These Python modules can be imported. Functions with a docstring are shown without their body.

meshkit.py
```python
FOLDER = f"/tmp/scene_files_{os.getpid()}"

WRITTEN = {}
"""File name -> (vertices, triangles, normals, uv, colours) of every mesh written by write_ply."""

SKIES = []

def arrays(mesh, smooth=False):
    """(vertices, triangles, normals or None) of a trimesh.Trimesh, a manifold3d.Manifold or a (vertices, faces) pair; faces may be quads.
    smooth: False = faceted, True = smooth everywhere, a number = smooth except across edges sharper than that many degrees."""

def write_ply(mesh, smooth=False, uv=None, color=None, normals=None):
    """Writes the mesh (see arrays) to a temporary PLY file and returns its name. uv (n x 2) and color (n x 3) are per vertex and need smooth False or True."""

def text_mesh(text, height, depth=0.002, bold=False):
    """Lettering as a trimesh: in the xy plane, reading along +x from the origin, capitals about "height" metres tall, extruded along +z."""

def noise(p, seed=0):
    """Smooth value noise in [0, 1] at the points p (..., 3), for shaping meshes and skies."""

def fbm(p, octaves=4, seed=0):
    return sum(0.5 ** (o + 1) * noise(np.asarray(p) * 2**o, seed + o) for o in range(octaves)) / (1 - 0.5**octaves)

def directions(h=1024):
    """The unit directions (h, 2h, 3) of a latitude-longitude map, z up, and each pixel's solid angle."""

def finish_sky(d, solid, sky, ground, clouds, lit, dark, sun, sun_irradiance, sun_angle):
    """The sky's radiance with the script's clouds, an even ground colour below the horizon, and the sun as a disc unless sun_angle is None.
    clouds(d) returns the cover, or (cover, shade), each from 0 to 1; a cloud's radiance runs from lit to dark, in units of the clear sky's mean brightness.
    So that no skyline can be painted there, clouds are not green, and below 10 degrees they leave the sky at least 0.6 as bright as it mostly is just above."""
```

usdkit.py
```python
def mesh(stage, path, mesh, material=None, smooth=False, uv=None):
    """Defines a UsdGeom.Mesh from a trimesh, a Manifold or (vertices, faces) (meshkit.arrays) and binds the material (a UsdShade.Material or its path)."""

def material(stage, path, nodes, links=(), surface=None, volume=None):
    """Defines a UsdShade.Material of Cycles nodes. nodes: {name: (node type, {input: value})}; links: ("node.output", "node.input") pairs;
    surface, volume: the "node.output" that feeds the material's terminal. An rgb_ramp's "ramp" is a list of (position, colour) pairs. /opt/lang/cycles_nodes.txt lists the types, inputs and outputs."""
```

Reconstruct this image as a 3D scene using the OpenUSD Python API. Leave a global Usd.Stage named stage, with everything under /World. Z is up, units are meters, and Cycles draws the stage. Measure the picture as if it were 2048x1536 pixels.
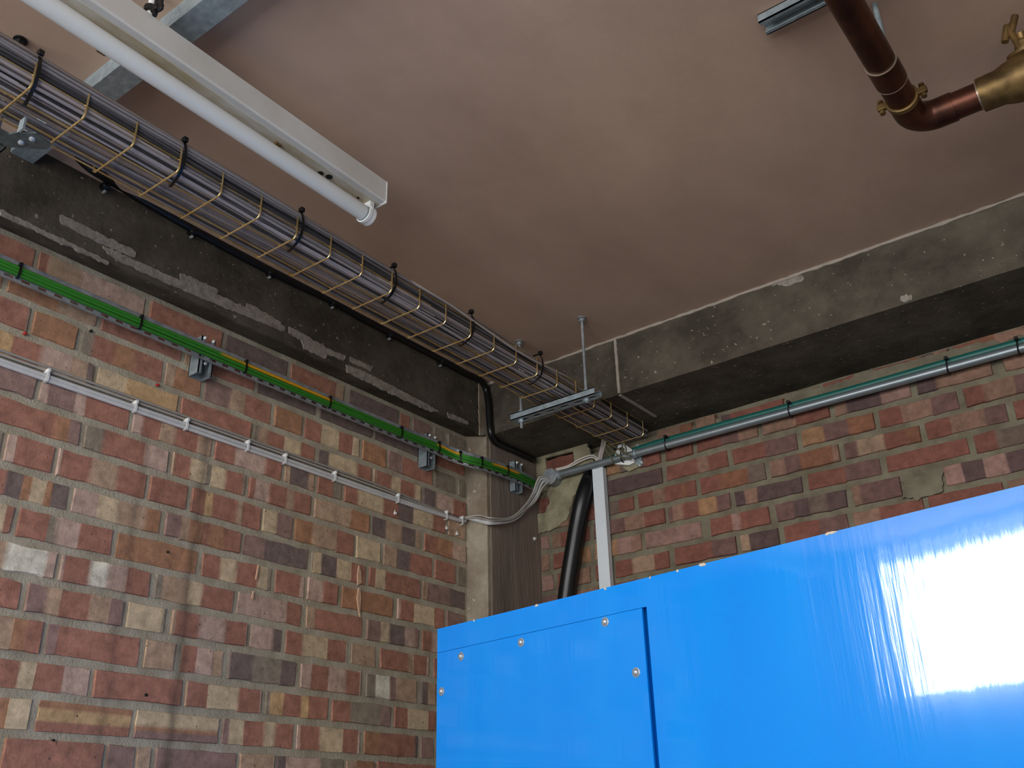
import math, random
import numpy as np
import trimesh
import shapely.geometry as sg
from shapely.ops import unary_union
import usdkit, meshkit
from pxr import Usd, UsdGeom, UsdLux, UsdShade, Sdf, Gf, Vt

stage = Usd.Stage.CreateInMemory()
UsdGeom.SetStageUpAxis(stage, UsdGeom.Tokens.z)
UsdGeom.SetStageMetersPerUnit(stage, 1.0)
UsdGeom.Xform.Define(stage, '/World')

# ------------------------------------------------------------------ camera, light, exposure
# the room corner is at x = 0 (left brick wall), y = 0 (right brick wall); the floor is z = 0
F = 1931.0
CAM = np.array([1.9712, -2.6600, 1.5000])
RC = np.array([[0.7947085, 0.606569, -0.0226372], [-0.2759715, 0.3278499, -0.9035232], [-0.5406276, 0.7242848, 0.4279409]])          # rows: camera right, down, forward in world axes
cam = UsdGeom.Camera.Define(stage, '/World/camera')
m = Gf.Matrix4d(1.0)
m.SetRow(0, Gf.Vec4d(*RC[0], 0)); m.SetRow(1, Gf.Vec4d(*-RC[1], 0)); m.SetRow(2, Gf.Vec4d(*-RC[2], 0)); m.SetRow(3, Gf.Vec4d(*CAM, 1))
cam.AddTransformOp().Set(m)
cam.CreateHorizontalApertureAttr(36.0)
cam.CreateVerticalApertureAttr(27.0)
cam.CreateFocalLengthAttr(36.0 * F / 2048)
cam.CreateClippingRangeAttr(Gf.Vec2f(0.02, 200))
cam.CreateExposureAttr(0.22)

def rect_light(name, pos, target, w, h, intensity, color):
    l = UsdLux.RectLight.Define(stage, '/World/' + name)
    l.CreateWidthAttr(w); l.CreateHeightAttr(h); l.CreateIntensityAttr(intensity); l.CreateColorAttr(Gf.Vec3f(*color))
    z = np.array(pos, float) - np.array(target, float); z /= np.linalg.norm(z)
    x = np.cross([0, 0, 1], z); x /= np.linalg.norm(x); y = np.cross(z, x)
    mm = Gf.Matrix4d(1.0)
    for i, r in enumerate((x, y, z)): mm.SetRow(i, Gf.Vec4d(*map(float, r), 0))
    mm.SetRow(3, Gf.Vec4d(*map(float, pos), 1))
    l.AddTransformOp().Set(mm)
    return l
# high window behind the camera; the tall one is added to light the ceiling
WIN = dict(x0=-0.72, x1=0.95, z0=2.09, z1=2.89, y=-4.41)
WIN2 = dict(x0=1.25, x1=3.4, z0=0.9, z1=2.89, y=-4.41)  # unseen window, added so that more light reaches the ceiling
for nm, w_, power in (('daylight_high', WIN, 15.0), ('added_light_tall', WIN2, 6.2)):
    mid = np.array([(w_['x0'] + w_['x1']) / 2, w_['y'] - 0.16, (w_['z0'] + w_['z1']) / 2])
    rect_light(nm, mid, mid + [0, 1, 0], w_['x1'] - w_['x0'], w_['z1'] - w_['z0'], power, (0.98, 1.0, 1.0))

# ------------------------------------------------------------------ helpers
rng = random.Random(7)
nrng = np.random.default_rng(7)

def at(u, v, x=None, y=None, z=None):
    """The point of a real plane (x =, y = or z =) that the photograph shows at pixel (u, v)."""
    d = RC.T @ np.array([u - 1024, v - 768, F])
    i, val = (0, x) if x is not None else (1, y) if y is not None else (2, z)
    return CAM + d * (val - CAM[i]) / d[i]

def along_left(u, z, x=0.0):
    """y on the plane x at height z under pixel column u."""
    a = RC[0] - (u - 1024) / F * RC[2]
    return CAM[1] - (a[0] * (x - CAM[0]) + a[2] * (z - CAM[2])) / a[1]

def along_right(u, z, y=0.0):
    a = RC[0] - (u - 1024) / F * RC[2]
    return CAM[0] - (a[1] * (y - CAM[1]) + a[2] * (z - CAM[2])) / a[0]

def lin(c):
    c = np.asarray(c, float) / 255.0
    return tuple(np.where(c <= 0.04045, c / 12.92, ((c + 0.055) / 1.055) ** 2.4))

USED = {}
def numbered(parent, name):
    k = (str(parent), name)
    n = USED.get(k, 0); USED[k] = n + 1
    return f'{parent}/{name}' if n == 0 else f'{parent}/{name}_{n:03d}'

LOC = {}
def tag(prim, label=None, cat=None, group=None, kind=None):
    for k, val in (('label', label), ('category', cat), ('group', group), ('kind', kind)):
        if val: prim.SetCustomDataByKey(k, val)

def thing(name, label=None, cat=None, loc=(0, 0, 0), group=None, kind=None):
    path = numbered('/World', name)
    x = UsdGeom.Xform.Define(stage, path)
    x.AddTranslateOp().Set(Gf.Vec3d(*map(float, loc)))
    LOC[path] = np.array(loc, float)
    tag(x.GetPrim(), label, cat, group, kind)
    return path

def base_of(path):
    while path not in LOC:
        path = path.rsplit('/', 1)[0]
        if path in ('/World', ''): return np.zeros(3)
    return LOC[path]

def put(parent, name, mesh, mat, smooth=30, label=None, tone=None, kind=None):
    """One Mesh (given in room coordinates) as a part of parent, which is a thing, a part or /World."""
    path = numbered(parent, name)
    v, f = (np.array(mesh.vertices), np.array(mesh.faces)) if hasattr(mesh, 'vertices') else mesh
    v = v - base_of(parent)
    if tone is not None: smooth = False
    g = usdkit.mesh(stage, path, (v, f), MAT[mat], smooth=smooth)
    if tone is not None:
        pv = UsdGeom.PrimvarsAPI(g).CreatePrimvar('tone', Sdf.ValueTypeNames.Color3fArray, 'vertex')
        pv.Set(Vt.Vec3fArray.FromNumpy(np.asarray(tone, np.float32)))
    tag(g.GetPrim(), label, None, None, kind)
    return path

def single(name, mesh, mat, label, cat, group=None, kind=None, smooth=30, tone=None):
    p = put('/World', name, mesh, mat, smooth, tone=tone)
    tag(stage.GetPrimAtPath(p), label, cat, group, kind)
    return p

def cat(*ms):
    return trimesh.util.concatenate([a for m_ in ms for a in (m_ if isinstance(m_, (list, tuple)) else [m_])])

def box(lo, hi, bevel=0.0):
    lo, hi = np.minimum(lo, hi).astype(float), np.maximum(lo, hi).astype(float)
    if bevel <= 0:
        b = trimesh.creation.box(hi - lo); b.apply_translation((lo + hi) / 2); return b
    pts = []
    for sx in (0, 1):
        for sy in (0, 1):
            for sz in (0, 1):
                c = np.where([sx, sy, sz], hi, lo); s = np.where([sx, sy, sz], -bevel, bevel)
                for k in range(3):
                    q = c + s; q[k] = c[k]; pts.append(q)
    return trimesh.convex.convex_hull(np.array(pts))

def frames(p):
    p = np.asarray(p, float)
    t = np.gradient(p, axis=0); t /= np.linalg.norm(t, axis=1, keepdims=True) + 1e-12
    a = np.cross(t[0], [0, 0, 1.0] if abs(t[0][2]) < 0.9 else [1.0, 0, 0]); a /= np.linalg.norm(a)
    A = [a]
    for i in range(1, len(p)):
        a = A[-1] - t[i] * (A[-1] @ t[i]); A.append(a / (np.linalg.norm(a) + 1e-12))
    A = np.array(A)
    return p, t, A, np.cross(t, A)

def tube(points, r, sides=8, caps=True):
    p, t, A, B = frames(points)
    r = np.broadcast_to(r, (len(p),))
    ang = np.arange(sides) * 2 * np.pi / sides
    v = p[:, None] + r[:, None, None] * (np.cos(ang)[None, :, None] * A[:, None] + np.sin(ang)[None, :, None] * B[:, None])
    i, j = np.meshgrid(np.arange(len(p) - 1), np.arange(sides), indexing='ij')
    q = np.stack([i * sides + j, i * sides + (j + 1) % sides, (i + 1) * sides + (j + 1) % sides, (i + 1) * sides + j], -1).reshape(-1, 4)
    f = np.vstack([q[:, [0, 1, 2]], q[:, [0, 2, 3]]])
    v = v.reshape(-1, 3)
    if caps:
        n = len(v); v = np.vstack([v, p[0], p[-1]])
        k = np.arange(sides); e = (len(p) - 1) * sides
        f = np.vstack([f, np.stack([np.full(sides, n), (k + 1) % sides, k], 1), np.stack([np.full(sides, n + 1), e + k, e + (k + 1) % sides], 1)])
    return trimesh.Trimesh(v, f, process=False)

def ribbon(points, w, th, normal_hint):
    """A flat strap along points, w wide across, th thick towards the hint."""
    p = np.asarray(points, float); t = np.gradient(p, axis=0); t /= np.linalg.norm(t, axis=1, keepdims=True)
    h = np.broadcast_to(np.asarray(normal_hint, float), p.shape)
    s = np.cross(t, h); s /= np.linalg.norm(s, axis=1, keepdims=True); n = np.cross(s, t)
    v = np.stack([p + s * w / 2, p + s * w / 2 + n * th, p - s * w / 2 + n * th, p - s * w / 2], 1).reshape(-1, 3)
    i, j = np.meshgrid(np.arange(len(p) - 1), np.arange(4), indexing='ij')
    q = np.stack([i * 4 + j, i * 4 + (j + 1) % 4, (i + 1) * 4 + (j + 1) % 4, (i + 1) * 4 + j], -1).reshape(-1, 4)
    e = (len(p) - 1) * 4
    f = np.vstack([q[:, [0, 1, 2]], q[:, [0, 2, 3]], [[0, 2, 1], [0, 3, 2], [e, e + 1, e + 2], [e, e + 2, e + 3]]])
    mm = trimesh.Trimesh(v, f, process=False); trimesh.repair.fix_normals(mm); return mm

def smooth_path(pts, n=40):
    """Catmull-Rom through the points."""
    p = np.asarray(pts, float); p = np.vstack([2 * p[0] - p[1], p, 2 * p[-1] - p[-2]])
    out = []; k = len(p) - 3; per = max(2, n // k)
    for i in range(k):
        a, b, c, d = p[i:i + 4]
        for s in np.linspace(0, 1, per, endpoint=False):
            out.append(0.5 * ((2 * b) + (c - a) * s + (2 * a - 5 * b + 4 * c - d) * s * s + (3 * b - a - 3 * c + d) * s ** 3))
    out.append(p[-2]); return np.array(out)

def cyl(a, b, r, r2=None, sides=20):
    return tube(np.array([a, b], float), np.array([r, r if r2 is None else r2]), sides)

def lathe(a, axis, prof, sides=24):
    """prof: (distance along axis, radius) pairs from point a."""
    a = np.asarray(a, float); axis = np.asarray(axis, float) / np.linalg.norm(axis)
    p = np.array([a + axis * h for h, _ in prof]); r = np.array([q for _, q in prof])
    up = np.cross(axis, [0, 0, 1.0] if abs(axis[2]) < 0.9 else [1.0, 0, 0]); up /= np.linalg.norm(up); bb = np.cross(axis, up)
    ang = np.arange(sides) * 2 * np.pi / sides
    v = (p[:, None] + r[:, None, None] * (np.cos(ang)[None, :, None] * up + np.sin(ang)[None, :, None] * bb)).reshape(-1, 3)
    i, j = np.meshgrid(np.arange(len(p) - 1), np.arange(sides), indexing='ij')
    q = np.stack([i * sides + j, i * sides + (j + 1) % sides, (i + 1) * sides + (j + 1) % sides, (i + 1) * sides + j], -1).reshape(-1, 4)
    mm = trimesh.Trimesh(v, np.vstack([q[:, [0, 1, 2]], q[:, [0, 2, 3]]]), process=False)
    return mm

def hexnut(c, axis, af, h):
    return tube(np.array([np.array(c) - np.array(axis) * h / 2, np.array(c) + np.array(axis) * h / 2]), af / 2 / math.cos(math.pi / 6), 6)

def extrude(poly, th, to3d):
    """poly in wall coordinates; to3d(s, t, depth) gives room coordinates."""
    out = []
    for g in getattr(poly, 'geoms', [poly]):
        if g.is_empty: continue
        e = trimesh.creation.extrude_polygon(g, th, engine='earcut')
        e = e.subdivide_to_size(0.06, max_iter=6) if th < 0.0 else e
        v = np.array(e.vertices); e.vertices = np.array([to3d(*q) for q in v]); trimesh.repair.fix_normals(e); out.append(e)
    return cat(out)

def ragged(poly, amp, step, seed):
    """Roughens a polygon's outline."""
    r = np.random.default_rng(seed)
    ring = sg.polygon.orient(poly).exterior; n = max(8, int(ring.length / step)); pts = []
    for k in range(n):
        q = np.array(ring.interpolate(k / n, normalized=True).coords[0]); e = np.array(ring.interpolate((k / n + 0.002) % 1.0, normalized=True).coords[0]) - q
        d = np.array([e[1], -e[0]]) / (np.linalg.norm(e) + 1e-9); pts.append(q + d * r.normal(0, amp))
    g = sg.Polygon(pts).buffer(0)
    for h in poly.interiors: g = g.difference(sg.Polygon(h))
    return g

# ------------------------------------------------------------------ materials
MAT = {}
LK = '/World/Looks'
UsdGeom.Scope.Define(stage, LK)

def material(name, color, rough=0.6, metal=0.0, var=0.15, scale=20.0, color2=None, bump=0.0, bscale=None, stretch=(1, 1, 1), spec=0.5, detail=4.0, coat=0.0, ramp=(0.35, 0.65), bdist=0.01):
    c1 = np.array(lin(color)); c2 = np.array(lin(color2)) if color2 is not None else c1 * (1 - var)
    nodes = {'g': ('geometry', {}), 'mp': ('mapping', {'scale': stretch}), 'n': ('noise_texture', {'scale': scale, 'detail': detail, 'roughness': 0.6}),
             'r': ('rgb_ramp', {'ramp': [(0, c2), (ramp[0], c2), (ramp[1], c1), (1, c1)]}),
             'p': ('principled_bsdf', {'roughness': rough, 'metallic': metal, 'specular_ior_level': spec, 'coat_weight': coat})}
    links = [('g.position', 'mp.vector'), ('mp.vector', 'n.vector'), ('n.fac', 'r.fac')]
    last = 'r.color'
    if name == 'mortar': last = stain(nodes, links, last, 'sa', -1.315, 0.020, 0.5); last = stain(nodes, links, last, 'sb', -1.478, 0.016, 0.3)
    links.append((last, 'p.base_color'))
    if bump > 0:
        nodes['nb'] = ('noise_texture', {'scale': bscale or scale * 4, 'detail': 5.0, 'roughness': 0.65})
        nodes['b'] = ('bump', {'strength': bump, 'distance': bdist})
        links += [('mp.vector', 'nb.vector'), ('nb.fac', 'b.height'), ('b.normal', 'p.normal')]
    MAT[name] = usdkit.material(stage, f'{LK}/{name}', nodes, links, surface='p.BSDF')

def stain(nodes, links, colour, out, y0, half, amount):
    """A dark run-down stain on the left wall, a narrow band about y = y0; out is the new colour's node."""
    k = out
    nodes.update({k + 'g': ('geometry', {}), k + 's': ('separate_xyz', {}), k + 'n': ('noise_texture', {'scale': 9.0, 'detail': 4.0}),
                  k + 'w': ('math', {'math_type': 'multiply_add', 'value2': 0.04, 'value3': -y0 - 0.02}), k + 'a': ('math', {'math_type': 'add'}), k + 'b': ('math', {'math_type': 'absolute'}),
                  k + 'm': ('map_range', {'from_min': half, 'from_max': 0.0, 'to_min': 0.0, 'to_max': amount, 'clamp': True}), k + 'x': ('math', {'math_type': 'less_than', 'value2': 0.03}),
                  k + 'z': ('map_range', {'from_min': 2.52, 'from_max': 2.4, 'to_min': 0.0, 'to_max': 1.0, 'clamp': True}),
                  k + 'p': ('math', {'math_type': 'multiply'}), k + 'q': ('math', {'math_type': 'multiply'}), k: ('mix', {'color2': lin((66, 56, 50))})})
    links += [(k + 'g.position', k + 's.vector'), (k + 'g.position', k + 'n.vector'), (k + 'n.fac', k + 'w.value1'), (k + 's.y', k + 'a.value1'), (k + 'w.value', k + 'a.value2'), (k + 'a.value', k + 'b.value1'),
              (k + 'b.value', k + 'm.value'), (k + 's.x', k + 'x.value1'), (k + 's.z', k + 'z.value'), (k + 'm.result', k + 'p.value1'), (k + 'x.value', k + 'p.value2'),
              (k + 'p.value', k + 'q.value1'), (k + 'z.result', k + 'q.value2'), (k + 'q.value', k + '.fac'), (colour, k + '.color1')]
    return k + '.color'

def toned(name, rough, var=0.25, scale=60.0, bump=0.0, bscale=300.0, spots=None, spec=0.5, bdist=0.004):
    """Base colour from the mesh's own 'tone' primvar, broken up by noise."""
    nodes = {'a': ('attribute', {'attribute': 'tone'}), 'g': ('geometry', {}),
             'n': ('noise_texture', {'scale': scale, 'detail': 6.0, 'roughness': 0.7}),
             'mr': ('map_range', {'from_min': 0.25, 'from_max': 0.75, 'to_min': 1 - var, 'to_max': 1 + var}),
             'mx': ('vector_math', {'math_type': 'scale'}),
             'p': ('principled_bsdf', {'roughness': rough, 'specular_ior_level': spec})}
    links = [('g.position', 'n.vector'), ('n.fac', 'mr.value'), ('a.color', 'mx.vector1'), ('mr.result', 'mx.scale')]
    last = 'mx.vector'
    if spots:
        nodes['v'] = ('noise_texture', {'scale': spots[0], 'detail': 3.0, 'roughness': 0.6})
        nodes['vr'] = ('rgb_ramp', {'ramp': [(0, (0, 0, 0)), (spots[2], (0, 0, 0)), (spots[2] + 0.06, (1, 1, 1)), (1, (1, 1, 1))]})
        nodes['sm'] = ('mix', {'color2': lin(spots[1])})
        links += [('g.position', 'v.vector'), ('v.fac', 'vr.fac'), ('vr.color', 'sm.fac'), (last, 'sm.color1')]
        last = 'sm.color'
    if name == 'fired_brick':
        last = stain(nodes, links, last, 'sa', -1.315, 0.020, 0.5); last = stain(nodes, links, last, 'sb', -1.478, 0.016, 0.3)
    links.append((last, 'p.base_color'))
    if bump > 0:
        nodes['nb'] = ('noise_texture', {'scale': bscale, 'detail': 5.0, 'roughness': 0.7})
        nodes['b'] = ('bump', {'strength': bump, 'distance': bdist})
        links += [('g.position', 'nb.vector'), ('nb.fac', 'b.height'), ('b.normal', 'p.normal')]
    MAT[name] = usdkit.material(stage, f'{LK}/{name}', nodes, links, surface='p.BSDF')

toned('fired_brick', 0.85, var=0.42, scale=34, bump=0.5, bscale=260, spots=(110, (95, 76, 66), 0.66), spec=0.25)
toned('cable_plastic', 0.62, var=0.1, scale=30, spec=0.35)
material('mortar', (188, 179, 160), 0.95, color2=(162, 152, 132), scale=14, bump=0.6, bscale=180, spec=0.2)
material('mortar_shaded', (132, 125, 106), 0.95, color2=(106, 98, 82), scale=14, bump=0.6, bscale=180, spec=0.2)  # mortar of the right wall, its dimmer light painted in as darker colour
material('mortar_patch', (158, 150, 124), 0.95, color2=(126, 118, 96), scale=18, bump=0.6, bscale=120, spec=0.2)
material('mortar_smear', (158, 150, 140), 0.95, color2=(124, 116, 106), scale=60, bump=0.5, bscale=200, spec=0.2, ramp=(0.3, 0.6))
material('plaster_ceiling', (196, 168, 149), 0.9, color2=(172, 145, 128), scale=1.6, bump=0.12, bscale=14, spec=0.25, detail=6, stretch=(1, 0.55, 1))
material('plaster_bead', (160, 150, 138), 0.9, var=0.15, scale=30, spec=0.2)
material('plain_wall', (200, 198, 194), 0.9, var=0.1, scale=2, spec=0.2)
material('concrete_floor', (176, 170, 162), 0.85, var=0.2, scale=5, spec=0.3)
material('painted_board', (200, 200, 196), 0.6, var=0.05, scale=5)

def concrete(name, base, dark, speck, thr=0.70, speck_scale=55):
    nodes = {'g': ('geometry', {}), 'n': ('noise_texture', {'scale': 6.0, 'detail': 8.0, 'roughness': 0.7}),
             'r': ('rgb_ramp', {'ramp': [(0, lin(dark)), (0.38, lin(dark)), (0.66, lin(base)), (1, lin(base))]}),
             's': ('noise_texture', {'scale': speck_scale, 'detail': 2.0, 'roughness': 0.5}),
             'sr': ('rgb_ramp', {'ramp': [(0, (0, 0, 0)), (thr, (0, 0, 0)), (thr + 0.04, (1, 1, 1)), (1, (1, 1, 1))]}),
             'mx': ('mix', {'color2': lin(speck)}),
             'nb': ('noise_texture', {'scale': 70.0, 'detail': 6.0, 'roughness': 0.7}), 'b': ('bump', {'strength': 0.5, 'distance': 0.006}),
             'p': ('principled_bsdf', {'roughness': 0.95, 'specular_ior_level': 0.2})}
    links = [('g.position', 'n.vector'), ('n.fac', 'r.fac'), ('g.position', 's.vector'), ('s.fac', 'sr.fac'), ('sr.color', 'mx.fac'), ('r.color', 'mx.color1'), ('mx.color', 'p.base_color'),
             ('g.position', 'nb.vector'), ('nb.fac', 'b.height'), ('b.normal', 'p.normal')]
    MAT[name] = usdkit.material(stage, f'{LK}/{name}', nodes, links, surface='p.BSDF')
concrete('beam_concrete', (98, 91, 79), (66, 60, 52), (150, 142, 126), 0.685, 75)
concrete('column_concrete', (172, 163, 146), (130, 116, 100), (180, 172, 156), 0.68, 30)
material('column_side', (142, 126, 114), 0.95, color2=(98, 88, 82), scale=9, bump=0.4, bscale=90, stretch=(1, 1, 0.12), spec=0.2)  # darker than the column front: the shade of this side is painted in
material('galvanised', (160, 172, 178), 0.42, 0.45, color2=(134, 146, 152), scale=60)
material('galvanised_dull', (158, 162, 166), 0.5, 0.35, color2=(130, 134, 138), scale=40)
material('zinc_gold', (214, 190, 140), 0.3, 0.85, color2=(184, 154, 98), scale=25)
material('dark_fixings', (26, 26, 28), 0.5, 0.2, var=0.3, scale=40)
material('black_rubber', (18, 18, 20), 0.35, 0, var=0.2, scale=20)
material('black_nylon', (14, 14, 15), 0.4, 0, var=0.2, scale=50)
material('white_enamel', (208, 206, 202), 0.35, 0, color2=(196, 192, 184), scale=7)
material('stain_shade_enamel', (200, 195, 184), 0.4, 0, color2=(172, 158, 128), scale=9, stretch=(3, 1, 3))  # yellow stain together with the brownish shadow by the tube, painted on
material('milky_glass', (214, 216, 214), 0.22, 0, var=0.03, scale=5)
material('white_plastic', (225, 226, 224), 0.4, 0, var=0.04, scale=20)
material('dull_steel', (96, 106, 106), 0.5, 0.4, color2=(70, 78, 80), scale=50)
material('cable_sheath', (168, 158, 154), 0.6, 0, var=0.06, scale=20)
material('white_pvc', (214, 220, 224), 0.45, 0, var=0.04, scale=10)
material('conduit_grey', (140, 148, 152), 0.40, 0.6, var=0.12, scale=30)
material('teal_plastic', (20, 92, 84), 0.45, 0, var=0.15, scale=20)
material('copper', (98, 58, 44), 0.4, 0.8, color2=(62, 38, 30), scale=14, detail=6)
material('solder', (190, 176, 158), 0.35, 0.8, var=0.2, scale=60)
material('brass', (128, 102, 62), 0.48, 0.7, color2=(84, 66, 40), scale=24)
material('red_plastic', (170, 40, 34), 0.5, 0, var=0.1, scale=50)
material('bare_chip', (210, 196, 176), 0.8, 0, var=0.15, scale=80)
material('pale_wood', (206, 168, 140), 0.8, 0, var=0.15, scale=80)
material('bolt_steel', (176, 184, 192), 0.3, 0.5, var=0.1, scale=40)
material('slot_dark', (24, 22, 20), 0.9, 0, var=0.1, scale=40)

def gloss_blue():
    nodes = {'g': ('geometry', {}),
             'm1': ('mapping', {'scale': (70, 70, 3.0)}), 'n1': ('noise_texture', {'scale': 1.0, 'detail': 3.0, 'roughness': 0.55}),
             'm2': ('mapping', {'scale': (9, 9, 1.6)}), 'n2': ('noise_texture', {'scale': 1.0, 'detail': 2.0, 'roughness': 0.5}),
             'ad': ('math', {'math_type': 'multiply_add', 'value2': 0.28}),
             'b': ('bump', {'strength': 0.45, 'distance': 0.0022}),
             'r': ('rgb_ramp', {'ramp': [(0, lin((0, 134, 238))), (0.4, lin((0, 138, 240))), (0.7, lin((0, 143, 242))), (1, lin((0, 147, 244)))]}),
             'p': ('principled_bsdf', {'roughness': 0.12, 'specular_ior_level': 0.5, 'coat_weight': 1.0, 'coat_roughness': 0.03})}
    links = [('g.position', 'm1.vector'), ('g.position', 'm2.vector'), ('m1.vector', 'n1.vector'), ('m2.vector', 'n2.vector'),
             ('n1.fac', 'ad.value1'), ('n2.fac', 'ad.value3'), ('ad.value', 'b.height'), ('b.normal', 'p.normal'), ('b.normal', 'p.coat_normal'), ('n2.fac', 'r.fac'), ('r.color', 'p.base_color')]
    MAT['gloss_blue'] = usdkit.material(stage, f'{LK}/gloss_blue', nodes, links, surface='p.BSDF')
gloss_blue()
# ------------------------------------------------------------------ bricks
TONE = dict(R=(158, 104, 88), O=(164, 116, 86), C=(200, 178, 146), T=(176, 146, 122), W=(226, 220, 202), P=(140, 110, 104), D=(106, 90, 90), G=(134, 123, 109), K=(190, 160, 146), Y=(194, 158, 114))
LEFT_Z = [1.635, 1.710, 1.785, 1.857, 1.9365, 2.010, 2.0835, 2.159, 2.232, 2.3105, 2.384, 2.4575, 2.531, 2.608, 2.680, 2.755]
LEFT_ROWS = [
    '-70R-2|3R207|211P269|271T304|309P474|478T549|551D570K640G687|691T710O749|753R868',
    '-60O14C63|72H265|269J439|444P458C488R528C550R588|593K600R639C685R716K721|727O760R830D836|841P868',
    '-60R38C70R128K181|186R365|370T374R415C475R520K524|530G541Y566R601Y618R657|663R700G760P782|788R815C855R872',
    '-50T22O50R86|91P115R282|288T352|362R393K425T449|457D505G560D592|600K622R655K690R718K723|731G750W778P790T834|842D856T872',
    '-80R44|50P91T121R177T217P247|253C325G334|341T348R397K449R491K494|500K545D565|571R606C656R692K696|702T753|760R815T827R853K859|867R880',
    '-80T10W90K113|119K128R180W212K252R301|309G322T375C402R466K468|474K575R605|612T630R726|733P760C778D808K829P838|844R864K878',
    '-60C8R28|33R95G110K158R226|231O397|403R441C472R516C535G544|550R600K611|614K645R677|683O787|794K800R827C868R889|892P930',
    '-60R10D45O62C90O105D139|144K195C236T290O323|329P360T378O402R417O446R482|486P530D617|621G626C642D673C702R732|737R750C770R802O808R841|845T855P900D932',
    '-60G5|10K30R108|113K122R180T235R292|297R376|381R410Y425R473T484R522|525C552P585|589O625T673R708|712C762|767T794D820R866|869R911|915G932',
    '-80R110O138P162|167G205R288K337|343T350R380C412G422C450R485G492|496R510K537R573T587R622|628T700O739|744D772T805D832T843|848R872O905K932',
    '-60P73|78K95P150K170R260|265K285R322T351R395T425|429R470K530R565|569T580D617T631|635R665G684|688R714C765R795D826C865R892|896T932',
    '-60Y22R78K140T172D187|192C250Y356|360R425R502|506G518T533R568C601R631|635D657C713R743|746T753R782C800R828C842|846D872K905R932',
    '-60R55G60|65O155|162G185R230O270R327|331T350O404|409P460T490R544|548O605|609R642C678R705C720|724O772|775P805R866|870G912|916G932',
    '-80O9|16O120T198|203R365|370T400R511|516D634|640D745|749D869|873R930',
    '-80R70|75R95T162K291|298R444|450D575|581R670T688|697D797|801R821|826P864|868G890|895G930']
RIGHT_Z = [2.110, 2.180, 2.252, 2.322, 2.3935, 2.460, 2.528, 2.598, 2.668, 2.738]
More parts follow.
